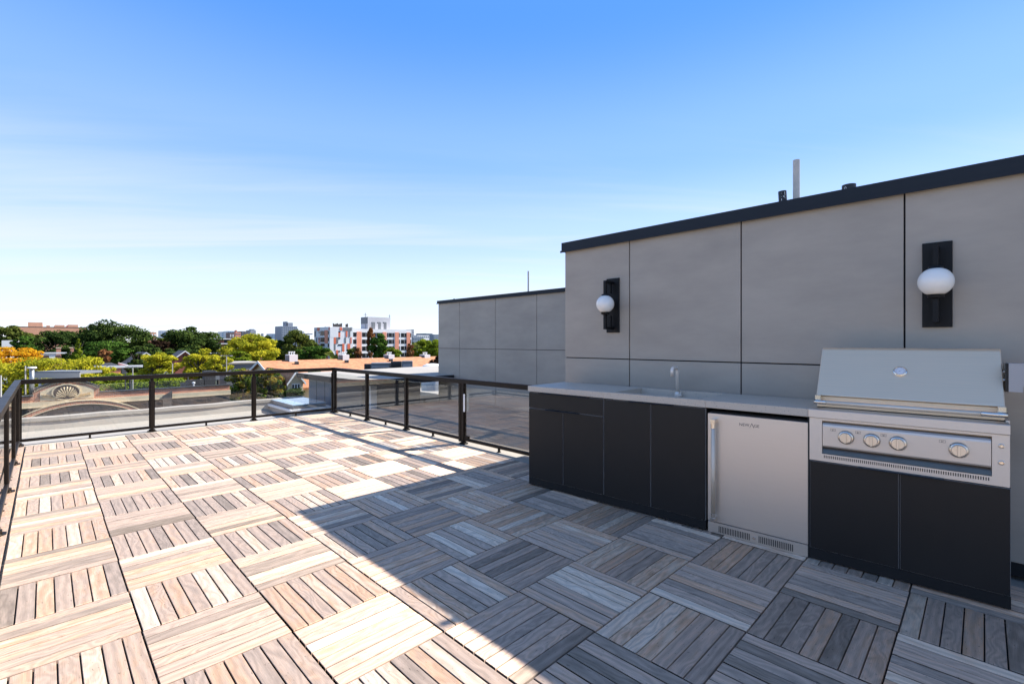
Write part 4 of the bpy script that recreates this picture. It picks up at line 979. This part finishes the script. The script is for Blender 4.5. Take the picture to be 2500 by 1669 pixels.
# ---- rooftop plant boxes seen above the white roof
def plant(px0, px1, y0, y1, depth, m, name, label, lid=None):
    p = at(px0, depth, z=zat(y1, depth) - 1.2); w_ = (px1 - px0) * depth / FPX; h_ = zat(y0, depth) - p.z
    r_ = thing(name, p, -math.pi / 4 + R(12), label, 'rooftop unit')
    box('casing', r_, 0, w_, 0, w_ * 0.8, 0, h_, m, bevel=0.02)
    for k in range(4):
        box('louvre', r_, 0.06, w_ - 0.06, -0.03, -0.001, 1.25 + k * (h_ - 1.4) / 4, 1.25 + (k + 0.5) * (h_ - 1.4) / 4, lid or M_TAR)
    return r_
plant(889, 906, 888, 900, 26, M_TAR, 'condenser_unit', 'small black rooftop unit, left of the wrapped plant box above the white roof')
plant(905, 952, 886, 900, 25, M_GREYB, 'plant_box', 'grey wrapped rooftop plant box above the white bulkhead roof', M_LGREYB)
plant(954, 980, 882, 899, 25, M_TAR, 'plant_cabinet', 'black rooftop cabinet between the two grey plant boxes')
plant(981, 1007, 881, 899, 24.5, M_GREYB, 'plant_box', 'grey metal rooftop plant box nearest the smaller penthouse', M_LGREYB)
dm_ = at(1055, 22, z=zat(900, 22) - 1.0); b = MB()
b.lathe([(0.5, 0.0), (0.5, 1.08), (0.42, 1.16), (0.27, 1.23), (0.1, 1.25)], 20); o = b.build('domed_vent', M_TRIM); o.location = dm_; tag(o, 'white domed roof vent beside the smaller penthouse', 'roof vent')
nb = MB(); nb.box(16.5, 34.0, 13.2, 27.0, GND, -1.75); tag(nb.build('neighbour_building', M_MEMB2), 'pale flat-roofed neighbour building carrying the rooftop units', 'building')

# ---- white building with red and grey panels
W1 = 177.0
ur0, dr0 = onW(862, W1); ur1, dr1 = onW(1005, W1); ztop = zat(802, dr0)
wbk = thing('apartment_block', (ur0, W1, GND), 0, 'white five-storey apartment block with salmon brick strips and red and grey panels', 'building')
zt = ztop - GND; LW = ur1 - ur0
box('main_wall', wbk, 0.0, LW, 0.0, 16, 0.0, zt, M_WHITEB)
fh = (zat(822, dr0) - zat(838.6, dr0)) if False else 2.85
f_top = zt - 1.5
cols = [(862, 870, 'w'), (871, 882, 's'), (884, 899, 'w'), (900, 905, 'w'), (912, 918, 'w'), (919, 933, 'w'), (934, 943, 's'), (945, 948, 'w'), (949, 962, 'w'), (964, 973, 's'), (974, 976, 'w'), (979, 992, 'w'), (992.5, 1001, 's'), (1001.5, 1004, 'w')]
for (a_, b_, k_) in cols:
    ua, _ = onW(a_, W1); ub, _ = onW(b_, W1); ua -= ur0; ub -= ur0
    if k_ == 's': box('brick_strip', wbk, ua, ub, -0.25, -0.001, 0.0, f_top + 0.3, M_SALM)
    else:
        for fl_ in range(7):
            z1_ = f_top - fl_ * fh; z0_ = z1_ - fh * 0.62
            if z0_ < 0: break
            wd = box('window', wbk, ua, ub, -0.05, -0.001, z0_, z1_, M_WIN)
            if ub - ua > 2: box('curtain', wd, ua + (ub - ua) * 0.55, ua + (ub - ua) * 0.68, -0.08, -0.051, z0_ + 0.2, z1_ - 0.1, M_GREYB)
# protruding block left
WP = W1 - 6; up0, dp0 = onW(805, WP); up1, dp1 = onW(862, WP); zt2 = zat(797.5, dp0) - GND; wback, _ = onU(767, up0)
box('corner_block', wbk, up0 - ur0, up1 - ur0, WP - W1, wback - W1, 0.0, zt2, M_WHITEB)
def pf(a_, b_, y0_, y1_, m_, nm='facade_panel'):   # on the -W face
    ua, d_ = onW(a_, WP); ub, _ = onW(b_, WP); box(nm, wbk, ua - ur0, ub - ur0, WP - W1 - 0.12, WP - W1 - 0.001, zat(y1_, d_) - GND, zat(y0_, d_) - GND, m_)
c4x = lambda x: 750 + x * 0.14668; c4y = lambda y: 750 + y * 0.14668
for (x0, x1_, y0, y1_, m_) in ((380, 515, 330, 500, M_WHITEB), (540, 580, 335, 385, M_REDB), (515, 550, 420, 495, M_REDB), (440, 478, 500, 607, M_REDB), (480, 515, 500, 600, M_GREYB), (438, 472, 610, 710, M_GREYB), (480, 513, 712, 815, M_REDB), (640, 668, 395, 492, M_REDB), (692, 716, 395, 492, M_GREYB), (625, 645, 500, 598, M_GREYB), (718, 738, 500, 600, M_REDB), (582, 618, 605, 740, M_REDB), (668, 715, 605, 720, M_REDB), (722, 742, 330, 386, M_GREYB), (600, 720, 335, 390, M_GREYB), (375, 437, 505, 860, M_WHITEB)):
    pf(c4x(x0), c4x(x1_), c4y(y0), c4y(y1_), m_)
for (x0, x1_, y0, y1_) in ((515, 550, 400, 420), (515, 550, 505, 525), (515, 580, 615, 635), (515, 548, 722, 742)): pf(c4x(x0), c4x(x1_), c4y(y0), c4y(y1_), M_WIN, 'window')
def pu(a_, b_, y0_, y1_, m_, nm='facade_panel'):   # on the -U face (a_ < b_ in px: further .. nearer)
    wa_, da = onU(a_, up0); wb2, db = onU(b_, up0); d_ = (da + db) / 2; box(nm, wbk, up0 - ur0 - 0.12, up0 - ur0 - 0.001, wb2 - W1, wa_ - W1, zat(y1_, d_) - GND, zat(y0_, d_) - GND, m_)
for (x0, x1_, y0, y1_, m_) in ((120, 163, 340, 395, M_LGREYB), (170, 208, 335, 390, M_REDB), (120, 145, 395, 492, M_GREYB), (190, 208, 500, 597, M_REDB), (148, 168, 500, 600, M_GREYB), (150, 185, 608, 700, M_REDB), (122, 140, 710, 800, M_REDB), (293, 345, 380, 600, M_SALM), (293, 345, 712, 860, M_SALM), (360, 373, 330, 380, M_REDB)):
    pu(c4x(x0), c4x(x1_), c4y(y0), c4y(y1_), m_)
for y0 in (392, 500, 602, 712):
    pu(c4x(222), c4x(290), c4y(y0), c4y(y0 + (75 if y0 != 602 else 45)), M_WIN, 'window'); pu(c4x(347), c4x(362), c4y(y0), c4y(y0 + 60), M_WIN, 'window'); pu(c4x(190), c4x(208), c4y(y0 + 15), c4y(y0 + 35), M_WIN, 'window')
# rooftop penthouse of the block, screens and aerials
ua, d_ = onW(898, W1 + 5); ub, _ = onW(953, W1 + 5); wq, _ = onU(881, ua)
box('roof_house', wbk, ua - ur0, ub - ur0, 5, wq - W1, zt - 0.2, zat(773, d_) - GND, M_LGREYB); box('roof_house_side', wbk, ua - ur0 - 0.06, ua - ur0 - 0.001, 5.1, wq - W1 - 0.1, zt + 2.4, zat(774, d_) - GND, M_GREYB)
for k in range(5):
    a_ = 909 + k * 7; u1_, d1_ = onW(a_, W1 + 2.5); box('mechanical_unit', wbk, u1_ - ur0, u1_ - ur0 + 1.3, 2.5, 3.4, zt - 0.1, zat(786 + (k % 2) * 3, d1_) - GND, M_LGREYB if k % 2 else M_GREYB)
for (a_, y_) in ((892, 764), (951, 768), (794, 796)):
    u1_, d1_ = onW(a_, W1 + 6); b = MB(); b.tube([(u1_ - ur0, 6, zt - 0.2), (u1_ - ur0, 6, zat(y_, d1_) - GND)], 0.12, 6); b.tube([(u1_ - ur0 - 0.8, 6, zat(y_ + 4, d1_) - GND), (u1_ - ur0 + 0.8, 6, zat(y_ + 4, d1_) - GND)], 0.09, 6); b.build('aerial', M_GREYB, wbk)
v, f = text_mesh('lll hhl hhl  JT', 1.6) if False else ([], [])
for k in range(9):
    u1_, d1_ = onW(813 + k * 3.3 + (8 if k > 6 else 0), WP + 4); box('roof_screen', wbk, u1_ - ur0, u1_ - ur0 + 0.45, WP + 4 - W1, WP + 4.3 - W1, zt2 - 0.1, zat(789 + (k * 5 % 3), d1_) - GND, M_TAR)

# ---- generic far buildings
def bldg(name, label, px0, px1, ytop, depth, m, side=0, roofm=None, thick=None, rows=0, cols_=0, wm=None, ybase=880, topper=None, cat='building'):
    """front on a W-plane between the two columns; side = px where the receding left flank ends"""
    p = at(px0, depth, z=GND); W0 = p.y; u1_, _ = onW(px1, W0); U0 = p.x; w_ = u1_ - U0
    r_ = thing(name, (U0, W0, GND), 0, label, cat); h_ = zat(ytop, depth) - GND
    th_ = thick or max(8, w_ * 0.8)
    if side: ws, _ = onU(side, U0); th_ = ws - W0
    box('walls', r_, 0, w_, 0, th_, 0, h_, m); box('roof', r_, 0.15, w_ - 0.15, 0.15, th_ - 0.15, h_ + 0.001, h_ + 0.12, roofm or M_GREYB)
    if rows:
        rh = 3.1
        for i in range(rows):
            for j in range(cols_):
                a_ = w_ * (j + 0.2) / cols_; b_ = w_ * (j + 0.8) / cols_; z1_ = h_ - 1.0 - i * rh
                box('window', r_, a_, b_, -0.08, -0.001, z1_ - 1.7, z1_, wm or M_HWIN)
    if topper: 
        for (fa_, fb_, dz) in topper: box('roof_structure', r_, w_ * fa_, w_ * fb_, th_ * 0.2, th_ * 0.7, h_, h_ + dz, m)
    return r_
B1 = bldg('brick_complex', 'wide orange-brown brick complex on the skyline at far left, with boxy roof towers', 62, 178, 809.5, 430, M_BRICKO, side=38, rows=3, cols_=14, wm=M_HWIN, topper=[(0.13, 0.36, 4.6), (0.42, 0.48, 2.6), (0.56, 0.72, 3.0), (0.78, 0.95, 3.4)])
bldg('brick_tower', 'orange brick building with white-framed windows right of the tallest dark tree', 361, 382, 811, 300, M_BRICKO, side=352, rows=3, cols_=3, wm=M_TRIM)
bldg('low_building', 'low pink-roofed building under the orange brick tower', 349, 378, 832, 260, M_SALM, rows=1, cols_=5, thick=10)
bldg('glass_tower', 'small blue glass tower alone on the skyline above the dark trees', 391, 405, 807, 800, M_HAZE1, rows=5, cols_=3, wm=M_LGREYB, thick=20)
bb = bldg('balcony_block', 'dark red brick apartment block with white balcony slabs, left of the big yellow tree', 505, 640, 826, 240, M_BRICKX, thick=20)
p0_ = at(505, 240, z=GND)
for k in range(4):
    zs = zat(826 + k * 11.6, 240) - GND; ue, _ = onW(640, p0_.y)
    box('balcony_slab', bb, -1.0, ue - p0_.x, -1.6, -0.001, zs - 0.45, zs, M_TRIM)
    for a_, b_ in ((507, 529), (547, 560), (572, 595)):
        u0_, _ = onW(a_, p0_.y); u1_, _ = onW(b_, p0_.y); wd = box('window', bb, u0_ - p0_.x, u1_ - p0_.x, -0.08, -0.001, zs - 2.4, zs - 0.5, M_WIN)
bldg('office_block', 'pale blue glass office block far behind the balcony block', 542, 556, 809.5, 900, M_HAZE1, thick=30, rows=3, cols_=3)
bldg('office_block', 'low light-blue office block with flat roof on the skyline, left of the black tower', 556, 575, 808, 850, M_HAZE1, thick=30, rows=3, cols_=4)
bldg('rooftop_house', 'dark brown roof house on the skyline above the balcony block', 560, 572, 812, 300, M_HAZE3, thick=8, rows=1, cols_=2, wm=M_LGREYB)
bldg('old_building', 'small tan building with pointed cupola on the skyline', 575, 588, 811, 500, M_SALM, thick=14, rows=2, cols_=3, topper=[(0.3, 0.45, 2.5)])
bldg('dark_tower', 'black slab tower on the skyline', 589.5, 609, 808.5, 600, M_HAZE3, thick=20, rows=4, cols_=3, wm=M_HWIN)
bldg('grey_tower', 'pale grey ribbed tower right of the black slab tower', 611.5, 625, 805.5, 650, M_HAZE2, thick=20, rows=6, cols_=4, wm=M_LGREYB, topper=[(0.3, 0.9, 1.5)])
bldg('chimney_stack', 'tiny dark tower alone between the two skyline groups', 640, 643.5, 814, 700, M_HAZE2, thick=5)
bldg('blue_block', 'low blue-grey block left of the stepped grey high-rise', 664, 688, 814.5, 700, M_HAZE1, thick=25, rows=2, cols_=5)
bldg('high_rise', 'tall stepped grey high-rise with raised centre, the highest on the skyline', 688, 726, 796, 620, M_HAZE2, thick=26, rows=9, cols_=8, wm=M_HWIN, topper=[(0.39, 0.8, 5), (0.38, 0.46, 6.6)])
bldg('hotel_block', 'light grey block with low roof blocks right of the stepped high-rise', 726, 743, 809, 700, M_HAZE2, thick=25, rows=4, cols_=4, wm=M_LGREYB, topper=[(0.4, 0.9, 1.6)])
cr_ = bldg('blue_block', 'blue block beside the crane, left of the red and white apartments', 744, 757, 818, 700, M_HAZE1, thick=20, rows=3, cols_=3)
ck = thing('tower_crane', at(749, 720, z=GND), -math.pi / 4, 'thin tower crane on the skyline left of the red and white apartments', 'crane')
hh = zat(815, 720) - GND
b = MB(); b.box(-0.8, 0.8, -0.8, 0.8, 0, hh); b.build('mast', M_HAZE2, ck); b = MB(); b.box(-5, 9, -0.7, 0.7, hh - 1, hh + 0.6); b.build('jib', M_HAZE2, ck)
bldg('far_tower', 'slim pale tower just right of the red and white apartments', 1006, 1011, 804, 500, M_HAZE2, thick=12, rows=5, cols_=2, wm=M_LGREYB)
bldg('grey_block', 'dark grey block on the skyline behind the right-hand yellow trees', 1008, 1034, 822, 420, M_HAZE2, thick=20, rows=3, cols_=5)
bldg('white_block', 'low white block on the skyline, second from the smaller penthouse', 1019, 1048, 818, 520, M_WHITEB, thick=20, rows=1, cols_=6)
bldg('far_tower', 'blue-grey tower on the skyline left of the smaller penthouse', 1040, 1056, 813.5, 800, M_HAZE2, thick=30, rows=4, cols_=4)
bldg('far_tower', 'grey tower half hidden by the smaller penthouse', 1059, 1075, 816, 700, M_HAZE2, thick=30, rows=4, cols_=4)
# nearer houses among the trees
h1 = bldg('brick_house', 'brick house with white cornice and two chimneys among the trees at left', 96, 150, 868.5, 95, M_BRICK, thick=7)
box('cornice', h1, -0.2, 4.9, -0.25, -0.002, 12.2, 12.5, M_TRIM); box('window', h1, 1.4, 2.3, -0.1, -0.003, 10.9, 11.9, M_TRIM)
for a_, b_ in ((1.9, 2.6), (3.9, 4.6)):
    c_ = box('chimney', h1, a_ + 0.6, b_ + 0.6, 3, 3.7, zat(870, 95) - GND - 1, zat(850, 97) - GND, M_BRICK); box('chimney_cap', c_, a_ + 0.52, b_ + 0.68, 2.92, 3.78, zat(850, 97) - GND + 0.001, zat(848, 97) - GND, M_SAND)
h2 = bldg('brick_hall', 'red-brick flat-roofed building with white roof edging, left of the pale street lamp', 228, 295, 895, 78, M_BRICKH, thick=15, roofm=M_TAR)
box('roof_edge', h2, -0.1, 6.5, -0.15, -0.002, zat(895, 78) - GND - 0.3, zat(893.5, 78) - GND, M_TRIM); box('roof_edge', h2, 4.45, 4.6, -0.1, 15, zat(895, 78) - GND - 0.3, zat(893.5, 78) - GND, M_TRIM)
def gable_house(px, yr, depth, w, label, roofm, wallm, rise=2.2, length=9):
    p = at(px, depth, z=GND); r_ = thing('house', p, 0, label, 'house'); zr = zat(yr, depth) - GND; ze = zr - rise
    b = MB(); b.prism([(0, 0), (w, 0), (w, ze), (w / 2, zr - 0.15), (0, ze)], 1, 0, length); b.build('wall', wallm, r_)
    for s in (0, 1):
        x_e = -0.4 if s == 0 else w + 0.4
        b = MB(); b.solid([(w / 2, -0.4, zr + 0.1), (x_e, -0.4, ze - 0.25), (x_e, length + 0.4, ze - 0.25), (w / 2, length + 0.4, zr + 0.1)], (0, 0, -0.15)); b.build('roof', roofm, r_)
        b = MB(); b.solid([(w / 2, -0.45, zr + 0.12), (x_e, -0.45, ze - 0.25), (x_e, -0.45, ze - 0.5), (w / 2, -0.45, zr - 0.12)], (0, 0.04, 0)); b.build('verge_board', M_TRIM, r_)
    box('window', r_, w * 0.4, w * 0.6, -0.05, -0.001, ze - 0.6, ze + 0.5, M_WIN)
    return r_
gable_house(312, 861, 105, 6.5, 'grey-roofed gabled house half hidden by dark trees in the middle', M_SHNG2, M_GREYB, 2.6, 12)
gable_house(428, 857, 95, 3.2, 'small dark brick gabled house between the two yellow trees', M_SHNG2, M_BRICKX, 1.3, 6)
lw = bldg('low_shed', 'low grey flat-roofed building left of the orange shingle gable', 553, 628, 888.5, 72, M_GREYB, thick=6, rows=0)
box('roof_cap', lw, -0.2, 4.8, -0.2, 6.2, zat(888.5, 72) - GND + 0.001, zat(887, 72) - GND + 0.1, M_MEMB2)
bldg('white_house', 'pale house with white eaves behind the left green trees', 4, 44, 831, 160, M_TRIM, thick=10)

# ------------------------------------------------------------------ TREES
LEAF = {
 'yellow': leaf_material('honey_locust_yellow', [(0.10, 0.13, 0.015), (0.30, 0.31, 0.025), (0.56, 0.50, 0.035), (0.68, 0.58, 0.05)], 0.4),
 'orange': leaf_material('turning_orange', [(0.36, 0.30, 0.02), (0.62, 0.34, 0.02), (0.72, 0.36, 0.02), (0.75, 0.48, 0.04)], 0.4),
 'dark': leaf_material('deep_green', [(0.012, 0.020, 0.007), (0.03, 0.052, 0.014), (0.065, 0.10, 0.022), (0.15, 0.19, 0.04)], 0.2),
 'green': leaf_material('bright_green', [(0.02, 0.045, 0.010), (0.06, 0.12, 0.02), (0.15, 0.25, 0.04)], 0.3),
 'olive': leaf_material('olive_green', [(0.04, 0.055, 0.015), (0.10, 0.125, 0.025), (0.22, 0.22, 0.045)], 0.3),
 'lime': leaf_material('yellow_green', [(0.06, 0.10, 0.012), (0.18, 0.24, 0.02), (0.36, 0.38, 0.04)], 0.35),
 'rust': leaf_material('rusty_brown', [(0.10, 0.04, 0.02), (0.28, 0.12, 0.05), (0.42, 0.22, 0.08)], 0.3),
 'maroon': leaf_material('dark_maroon', [(0.012, 0.008, 0.006), (0.035, 0.018, 0.012), (0.05, 0.035, 0.02)], 0.2),
 'mixed': leaf_material('turning_bush', [(0.03, 0.06, 0.012), (0.10, 0.16, 0.02), (0.30, 0.26, 0.04), (0.45, 0.16, 0.04)], 0.3)}
rng = np.random.default_rng(11)
def crown_mesh(name, c, rx, ry, rz, leaf, n, m, shape='round', clumps=None, seed=0, flat=0.35):
    """many leaf faces gathered in clumps through the crown's volume; c relative to tree base"""
    g_ = np.random.default_rng(seed)
    nc = int((clumps or 26) * 1.8)
    d = g_.normal(size=(nc, 3)); d /= np.linalg.norm(d, axis=1)[:, None]; rad = g_.uniform(0.35, 0.98, nc) ** 0.6
    if shape == 'cone':
        h_ = g_.uniform(0, 1, nc) ** 1.3; a_ = g_.uniform(0, 2 * np.pi, nc); rr = (1 - h_) * g_.uniform(0.4, 0.95, nc)
        cc = np.stack([rr * np.cos(a_), rr * np.sin(a_), h_ * 2 - 1], 1); cr_ = 0.30 * (1.15 - h_)
    else:
        cc = d * rad[:, None]; cc[:, 2] = np.where(cc[:, 2] < -0.8, -0.8, cc[:, 2]); cr_ = g_.uniform(0.17, 0.33, nc)
    idx = g_.integers(0, nc, n)
    v = g_.normal(size=(n, 3)); v /= np.linalg.norm(v, axis=1)[:, None]
    r_ = g_.uniform(0.45, 1.0, n) ** 0.5
    pos = cc[idx] + v * (cr_[idx] * r_)[:, None] * np.array([1, 1, 0.62])
    P = pos * np.array([rx, ry, rz]) + np.array(c)
    # leaf quads, random tilt biased to face outward/up
    nrm = v + g_.normal(size=(n, 3)) * 0.6 + np.array([0, 0, flat]); nrm /= np.linalg.norm(nrm, axis=1)[:, None]
    t = np.cross(nrm, g_.normal(size=(n, 3))); t /= np.linalg.norm(t, axis=1)[:, None]; b_ = np.cross(nrm, t)
    s = leaf * g_.uniform(0.6, 1.3, n)[:, None]
    q = np.stack([P - t * s * 0.5, P - b_ * s * 0.28 , P + t * s * 0.5, P + b_ * s * 0.28], 1).reshape(-1, 3)
    me = bpy.data.meshes.new(name); me.vertices.add(4 * n); me.loops.add(4 * n); me.polygons.add(n)
    me.vertices.foreach_set('co', q.ravel()); me.loops.foreach_set('vertex_index', np.arange(4 * n)); me.polygons.foreach_set('loop_start', np.arange(0, 4 * n, 4))
    cl = g_.uniform(0.1, 0.9, nc)
    tone = np.clip(cl[idx] * 0.55 + g_.uniform(0, 1, n) * 0.45, 0, 1)
    a_ = me.attributes.new('tone', 'FLOAT', 'FACE'); a_.data.foreach_set('value', tone.astype(np.float32))
    me.materials.append(m); me.update(); me.validate(); return me
n_tree = [0]
def tree(kind, label, px, y0, y1, hw, depth, leafk, n=2600, shape='round', name='tree', group=None, cat='tree', ry=None, clumps=None):
    n_tree[0] += 1
    zt_, zb2 = zat(y0 - (y1 - y0) * 0.06, depth), zat(y1, depth); rx = 1.08 * hw * depth / FPX; rz = (zt_ - zb2) / 2
    p = at(px, depth, z=GND); root = thing(name, p, 0, label, cat, group)
    zc_ = (zt_ + zb2) / 2 - GND
    leaf = max(0.16, 0.0048 * depth)
    me = crown_mesh('crown', (0, 0, zc_), rx, ry or rx, rz, leaf, int(n * 1.7), LEAF[leafk], shape, clumps, seed=n_tree[0] * 13)
    o = bpy.data.objects.new('crown', me); COL.objects.link(o); o.parent = root
    b = MB(); r0 = 0.02 * (zc_ + 4); b.tube([(0, 0, 0), (0.05 * rx, 0, zc_ * 0.5), (0, 0.05 * rx, zc_ + rz * 0.3)], [r0, r0 * 0.75, r0 * 0.3], 8)
    g_ = random.Random(n_tree[0])
    for k in range(6):
        a_ = k * 1.05 + g_.random(); h0 = zc_ - rz * 0.9 + k * rz * 0.15; b.tube([(0, 0, h0), (rx * 0.35 * math.cos(a_), rx * 0.35 * math.sin(a_), h0 + rz * 0.5), (rx * 0.72 * math.cos(a_), rx * 0.72 * math.sin(a_), h0 + rz * (0.8 + 0.3 * g_.random()))], [r0 * 0.4, r0 * 0.25, r0 * 0.08], 6)
    b.build('trunk', M_BARK, root, fix=False)
    return root
GY = 'yellow honey locust trees along the street'
tree('t', 'yellow honey locust at the far left, its lower crown beside the rail corner', 22, 880, 985, 78, 56, 'yellow', 7000, group=GY, clumps=44)
tree('t', 'orange-topped tree at the far left edge above the yellow crown', 20, 851, 905, 62, 62, 'orange', 4200, clumps=30)
tree('t', 'wide yellow honey locust behind the white canopy and gable', 150, 874, 960, 82, 58, 'yellow', 6500, group=GY, clumps=44)
tree('t', 'yellow honey locust spreading behind the gable, right of the canopy', 222, 884, 960, 48, 60, 'yellow', 3600, group=GY)
tree('t', 'low yellow-green tree filling the street behind the brick parapet, left of the pale street lamp', 288, 915, 985, 60, 55, 'lime', 4600, clumps=36)
tree('t', 'low yellow-green tree behind the parapet, under the middle yellow tree', 385, 918, 985, 62, 56, 'lime', 4600, clumps=36)
tree('t', 'compact bright yellow tree in the middle above the rail, right of the street lamp', 388, 863, 935, 40, 66, 'yellow', 4800, group=GY, clumps=32)
tree('t', 'bright yellow tree above the rail, left of the balcony block', 484, 858, 930, 42, 68, 'yellow', 4800, group=GY, clumps=32)
tree('t', 'smaller yellow tree beside the pale utility pole', 532, 866, 920, 28, 66, 'yellow', 2600, group=GY)
tree('t', 'largest yellow-green tree in front of the balcony block', 612, 822, 893, 56, 110, 'yellow', 8000, clumps=46)
tree('t', 'green lower tree beside the big yellow one, above the low shed', 578, 858, 893, 32, 100, 'lime', 2800)
tree('t', 'narrow pointed yellow-green tree among the dark trees at left', 191, 832, 886, 15, 84, 'lime', 2600, shape='cone')
tree('t', 'small dark conifer between the chimneys and the pointed yellow tree', 168, 852, 884, 9, 88, 'dark', 1100, shape='cone')
tree('t', 'small rusty brown tree above the brick hall', 256, 855, 886, 13, 90, 'rust', 1500)
tree('t', 'bright green tree at left between the orange tree and the dark one', 56, 823, 868, 21, 100, 'green', 3000)
tree('t', 'second bright green tree, lower, just right of the first', 68, 845, 880, 16, 92, 'green', 1800)
tree('t', 'broad dark green tree below the brick complex', 134, 809, 882, 54, 140, 'dark', 7500, clumps=44)
tree('t', 'tallest and widest dark green tree on the skyline at left', 285, 788, 890, 66, 150, 'dark', 11000, clumps=60)
tree('t', 'dark green tree leaning left of the tallest one', 222, 808, 885, 44, 160, 'dark', 5200, clumps=36)
tree('t', 'mid green tree in front of the tallest dark tree', 262, 836, 890, 50, 115, 'green', 4200, clumps=36)
tree('t', 'dark conifer in front of the grey-roofed house', 336, 850, 905, 24, 92, 'dark', 3000, shape='cone')
tree('t', 'olive green tree at the left end of the skyline', 18, 799, 865, 36, 190, 'olive', 5200, clumps=36)
tree('t', 'olive tree below the left end of the brick complex', 62, 812, 850, 26, 200, 'olive', 2600)
tree('t', 'round dark green tree left of the balcony block', 466, 804, 880, 54, 160, 'dark', 8000, clumps=46)
tree('t', 'lighter green tree on the left flank of the round dark one', 430, 813, 872, 32, 165, 'olive', 3600)
tree('t', 'dark maroon tree below the orange brick tower', 392, 832, 862, 26, 150, 'maroon', 2600)
tree('t', 'dark tree filling the gap left of the middle yellow tree', 362, 842, 900, 34, 120, 'dark', 3600)
tree('t', 'low dark tree behind the two middle yellow trees', 440, 850, 905, 46, 110, 'dark', 4200)
tree('t', 'dark tree right of the big yellow one', 680, 828, 885, 30, 150, 'dark', 4200)
tree('t', 'tall olive-green tree right of the big yellow one', 722, 812, 885, 40, 150, 'olive', 6500, clumps=44)
tree('t', 'green tree in front of the left corner of the apartment block', 762, 845, 885, 34, 130, 'green', 3600)
tree('t', 'yellow-green tree tucked against the left side of the apartment block', 755, 832, 870, 16, 175, 'lime', 1800)
tree('t', 'dark skyline tree behind the big yellow one', 646, 822, 860, 22, 190, 'dark', 2400)
tree('t', 'tall slender tree with rusty left side before the apartment block', 906, 803, 872, 9, 140, 'rust', 1500)
tree('t', 'green tree in front of the centre of the apartment block', 928, 818, 880, 24, 135, 'green', 4200)
tree('t', 'low green and yellow tree in front of the right salmon strips', 958, 850, 880, 18, 130, 'lime', 1700)
tree('t', 'thin grey-green sapling left of the second chimney box', 858, 848, 880, 11, 130, 'olive', 700)
tree('t', 'rusty sapling before the left salmon strip', 874, 850, 880, 9, 130, 'rust', 600)
tree('t', 'rusty sapling before the rightmost salmon strip', 1001, 838, 880, 8, 135, 'rust', 700)
tree('t', 'yellow-green tree right of the apartment block', 1030, 832, 880, 26, 140, 'lime', 3600)
tree('t', 'yellow-green tree touching the smaller penthouse', 1066, 830, 880, 26, 125, 'lime', 3600)
tree('t', 'dark red shrub beside the white domed vent', 1068, 872, 905, 17, 60, 'maroon', 1500)
tree('t', 'autumn bush with red and yellow tips below the rail, right of the brick parapet', 592, 902, 990, 34, 50, 'mixed', 5200, clumps=36)
tree('t', 'green bush below the rail in front of the townhouse gable', 655, 905, 992, 34, 46, 'mixed', 5200, clumps=36)
tree('t', 'dark green shrub at the foot of the tan gable wing', 712, 948, 985, 30, 42, 'dark', 2400)
tree('t', 'small shrub peeking over the rail at the corner post', 768, 902, 915, 12, 44, 'lime', 500)

# distant tree canopy to the horizon, too far away to tell one tree from another
V_, T_ = [], []
N_ = 60000
g_ = np.random.default_rng(5)
dep = g_.uniform(150, 1500, N_) ** 1.0; px_ = g_.uniform(-500, 1500, N_)
x_ = (px_ - 1250) * dep / FPX
hgt = -13 + 12.5 * np.abs(np.sin(px_ * 0.045 + dep * 0.02) * 0.35 + np.sin(px_ * 0.017 + dep * 0.011) * 0.3 + 0.45) + g_.uniform(-1.5, 1.2, N_)
hgt = np.minimum(hgt, 0.2 + dep * 0.001)
P = np.stack([CU + RT[0] * x_ + FW[0] * dep, CW + RT[1] * x_ + FW[1] * dep, hgt], 1)
nrm = g_.normal(size=(N_, 3)) + np.array([0, 0, 0.8]); nrm /= np.linalg.norm(nrm, axis=1)[:, None]
t = np.cross(nrm, g_.normal(size=(N_, 3))); t /= np.linalg.norm(t, axis=1)[:, None]; b_ = np.cross(nrm, t); s = (1.4 + dep * 0.006)[:, None]
q = np.stack([P - t * s * 0.5, P - b_ * s * 0.35, P + t * s * 0.5, P + b_ * s * 0.35], 1).reshape(-1, 3)
me = bpy.data.meshes.new('distant_woods'); me.vertices.add(4 * N_); me.loops.add(4 * N_); me.polygons.add(N_)
me.vertices.foreach_set('co', q.ravel()); me.loops.foreach_set('vertex_index', np.arange(4 * N_)); me.polygons.foreach_set('loop_start', np.arange(0, 4 * N_, 4))
a_ = me.attributes.new('tone', 'FLOAT', 'FACE'); a_.data.foreach_set('value', np.clip(g_.uniform(0, 1, N_) * 0.6 + 0.4 * (np.sin(px_ * 0.05) * 0.5 + 0.5), 0, 1).astype(np.float32))
me.materials.append(LEAF['olive']); me.update(); me.validate()
o = bpy.data.objects.new('distant_woods', me); COL.objects.link(o); o['kind'] = 'stuff'
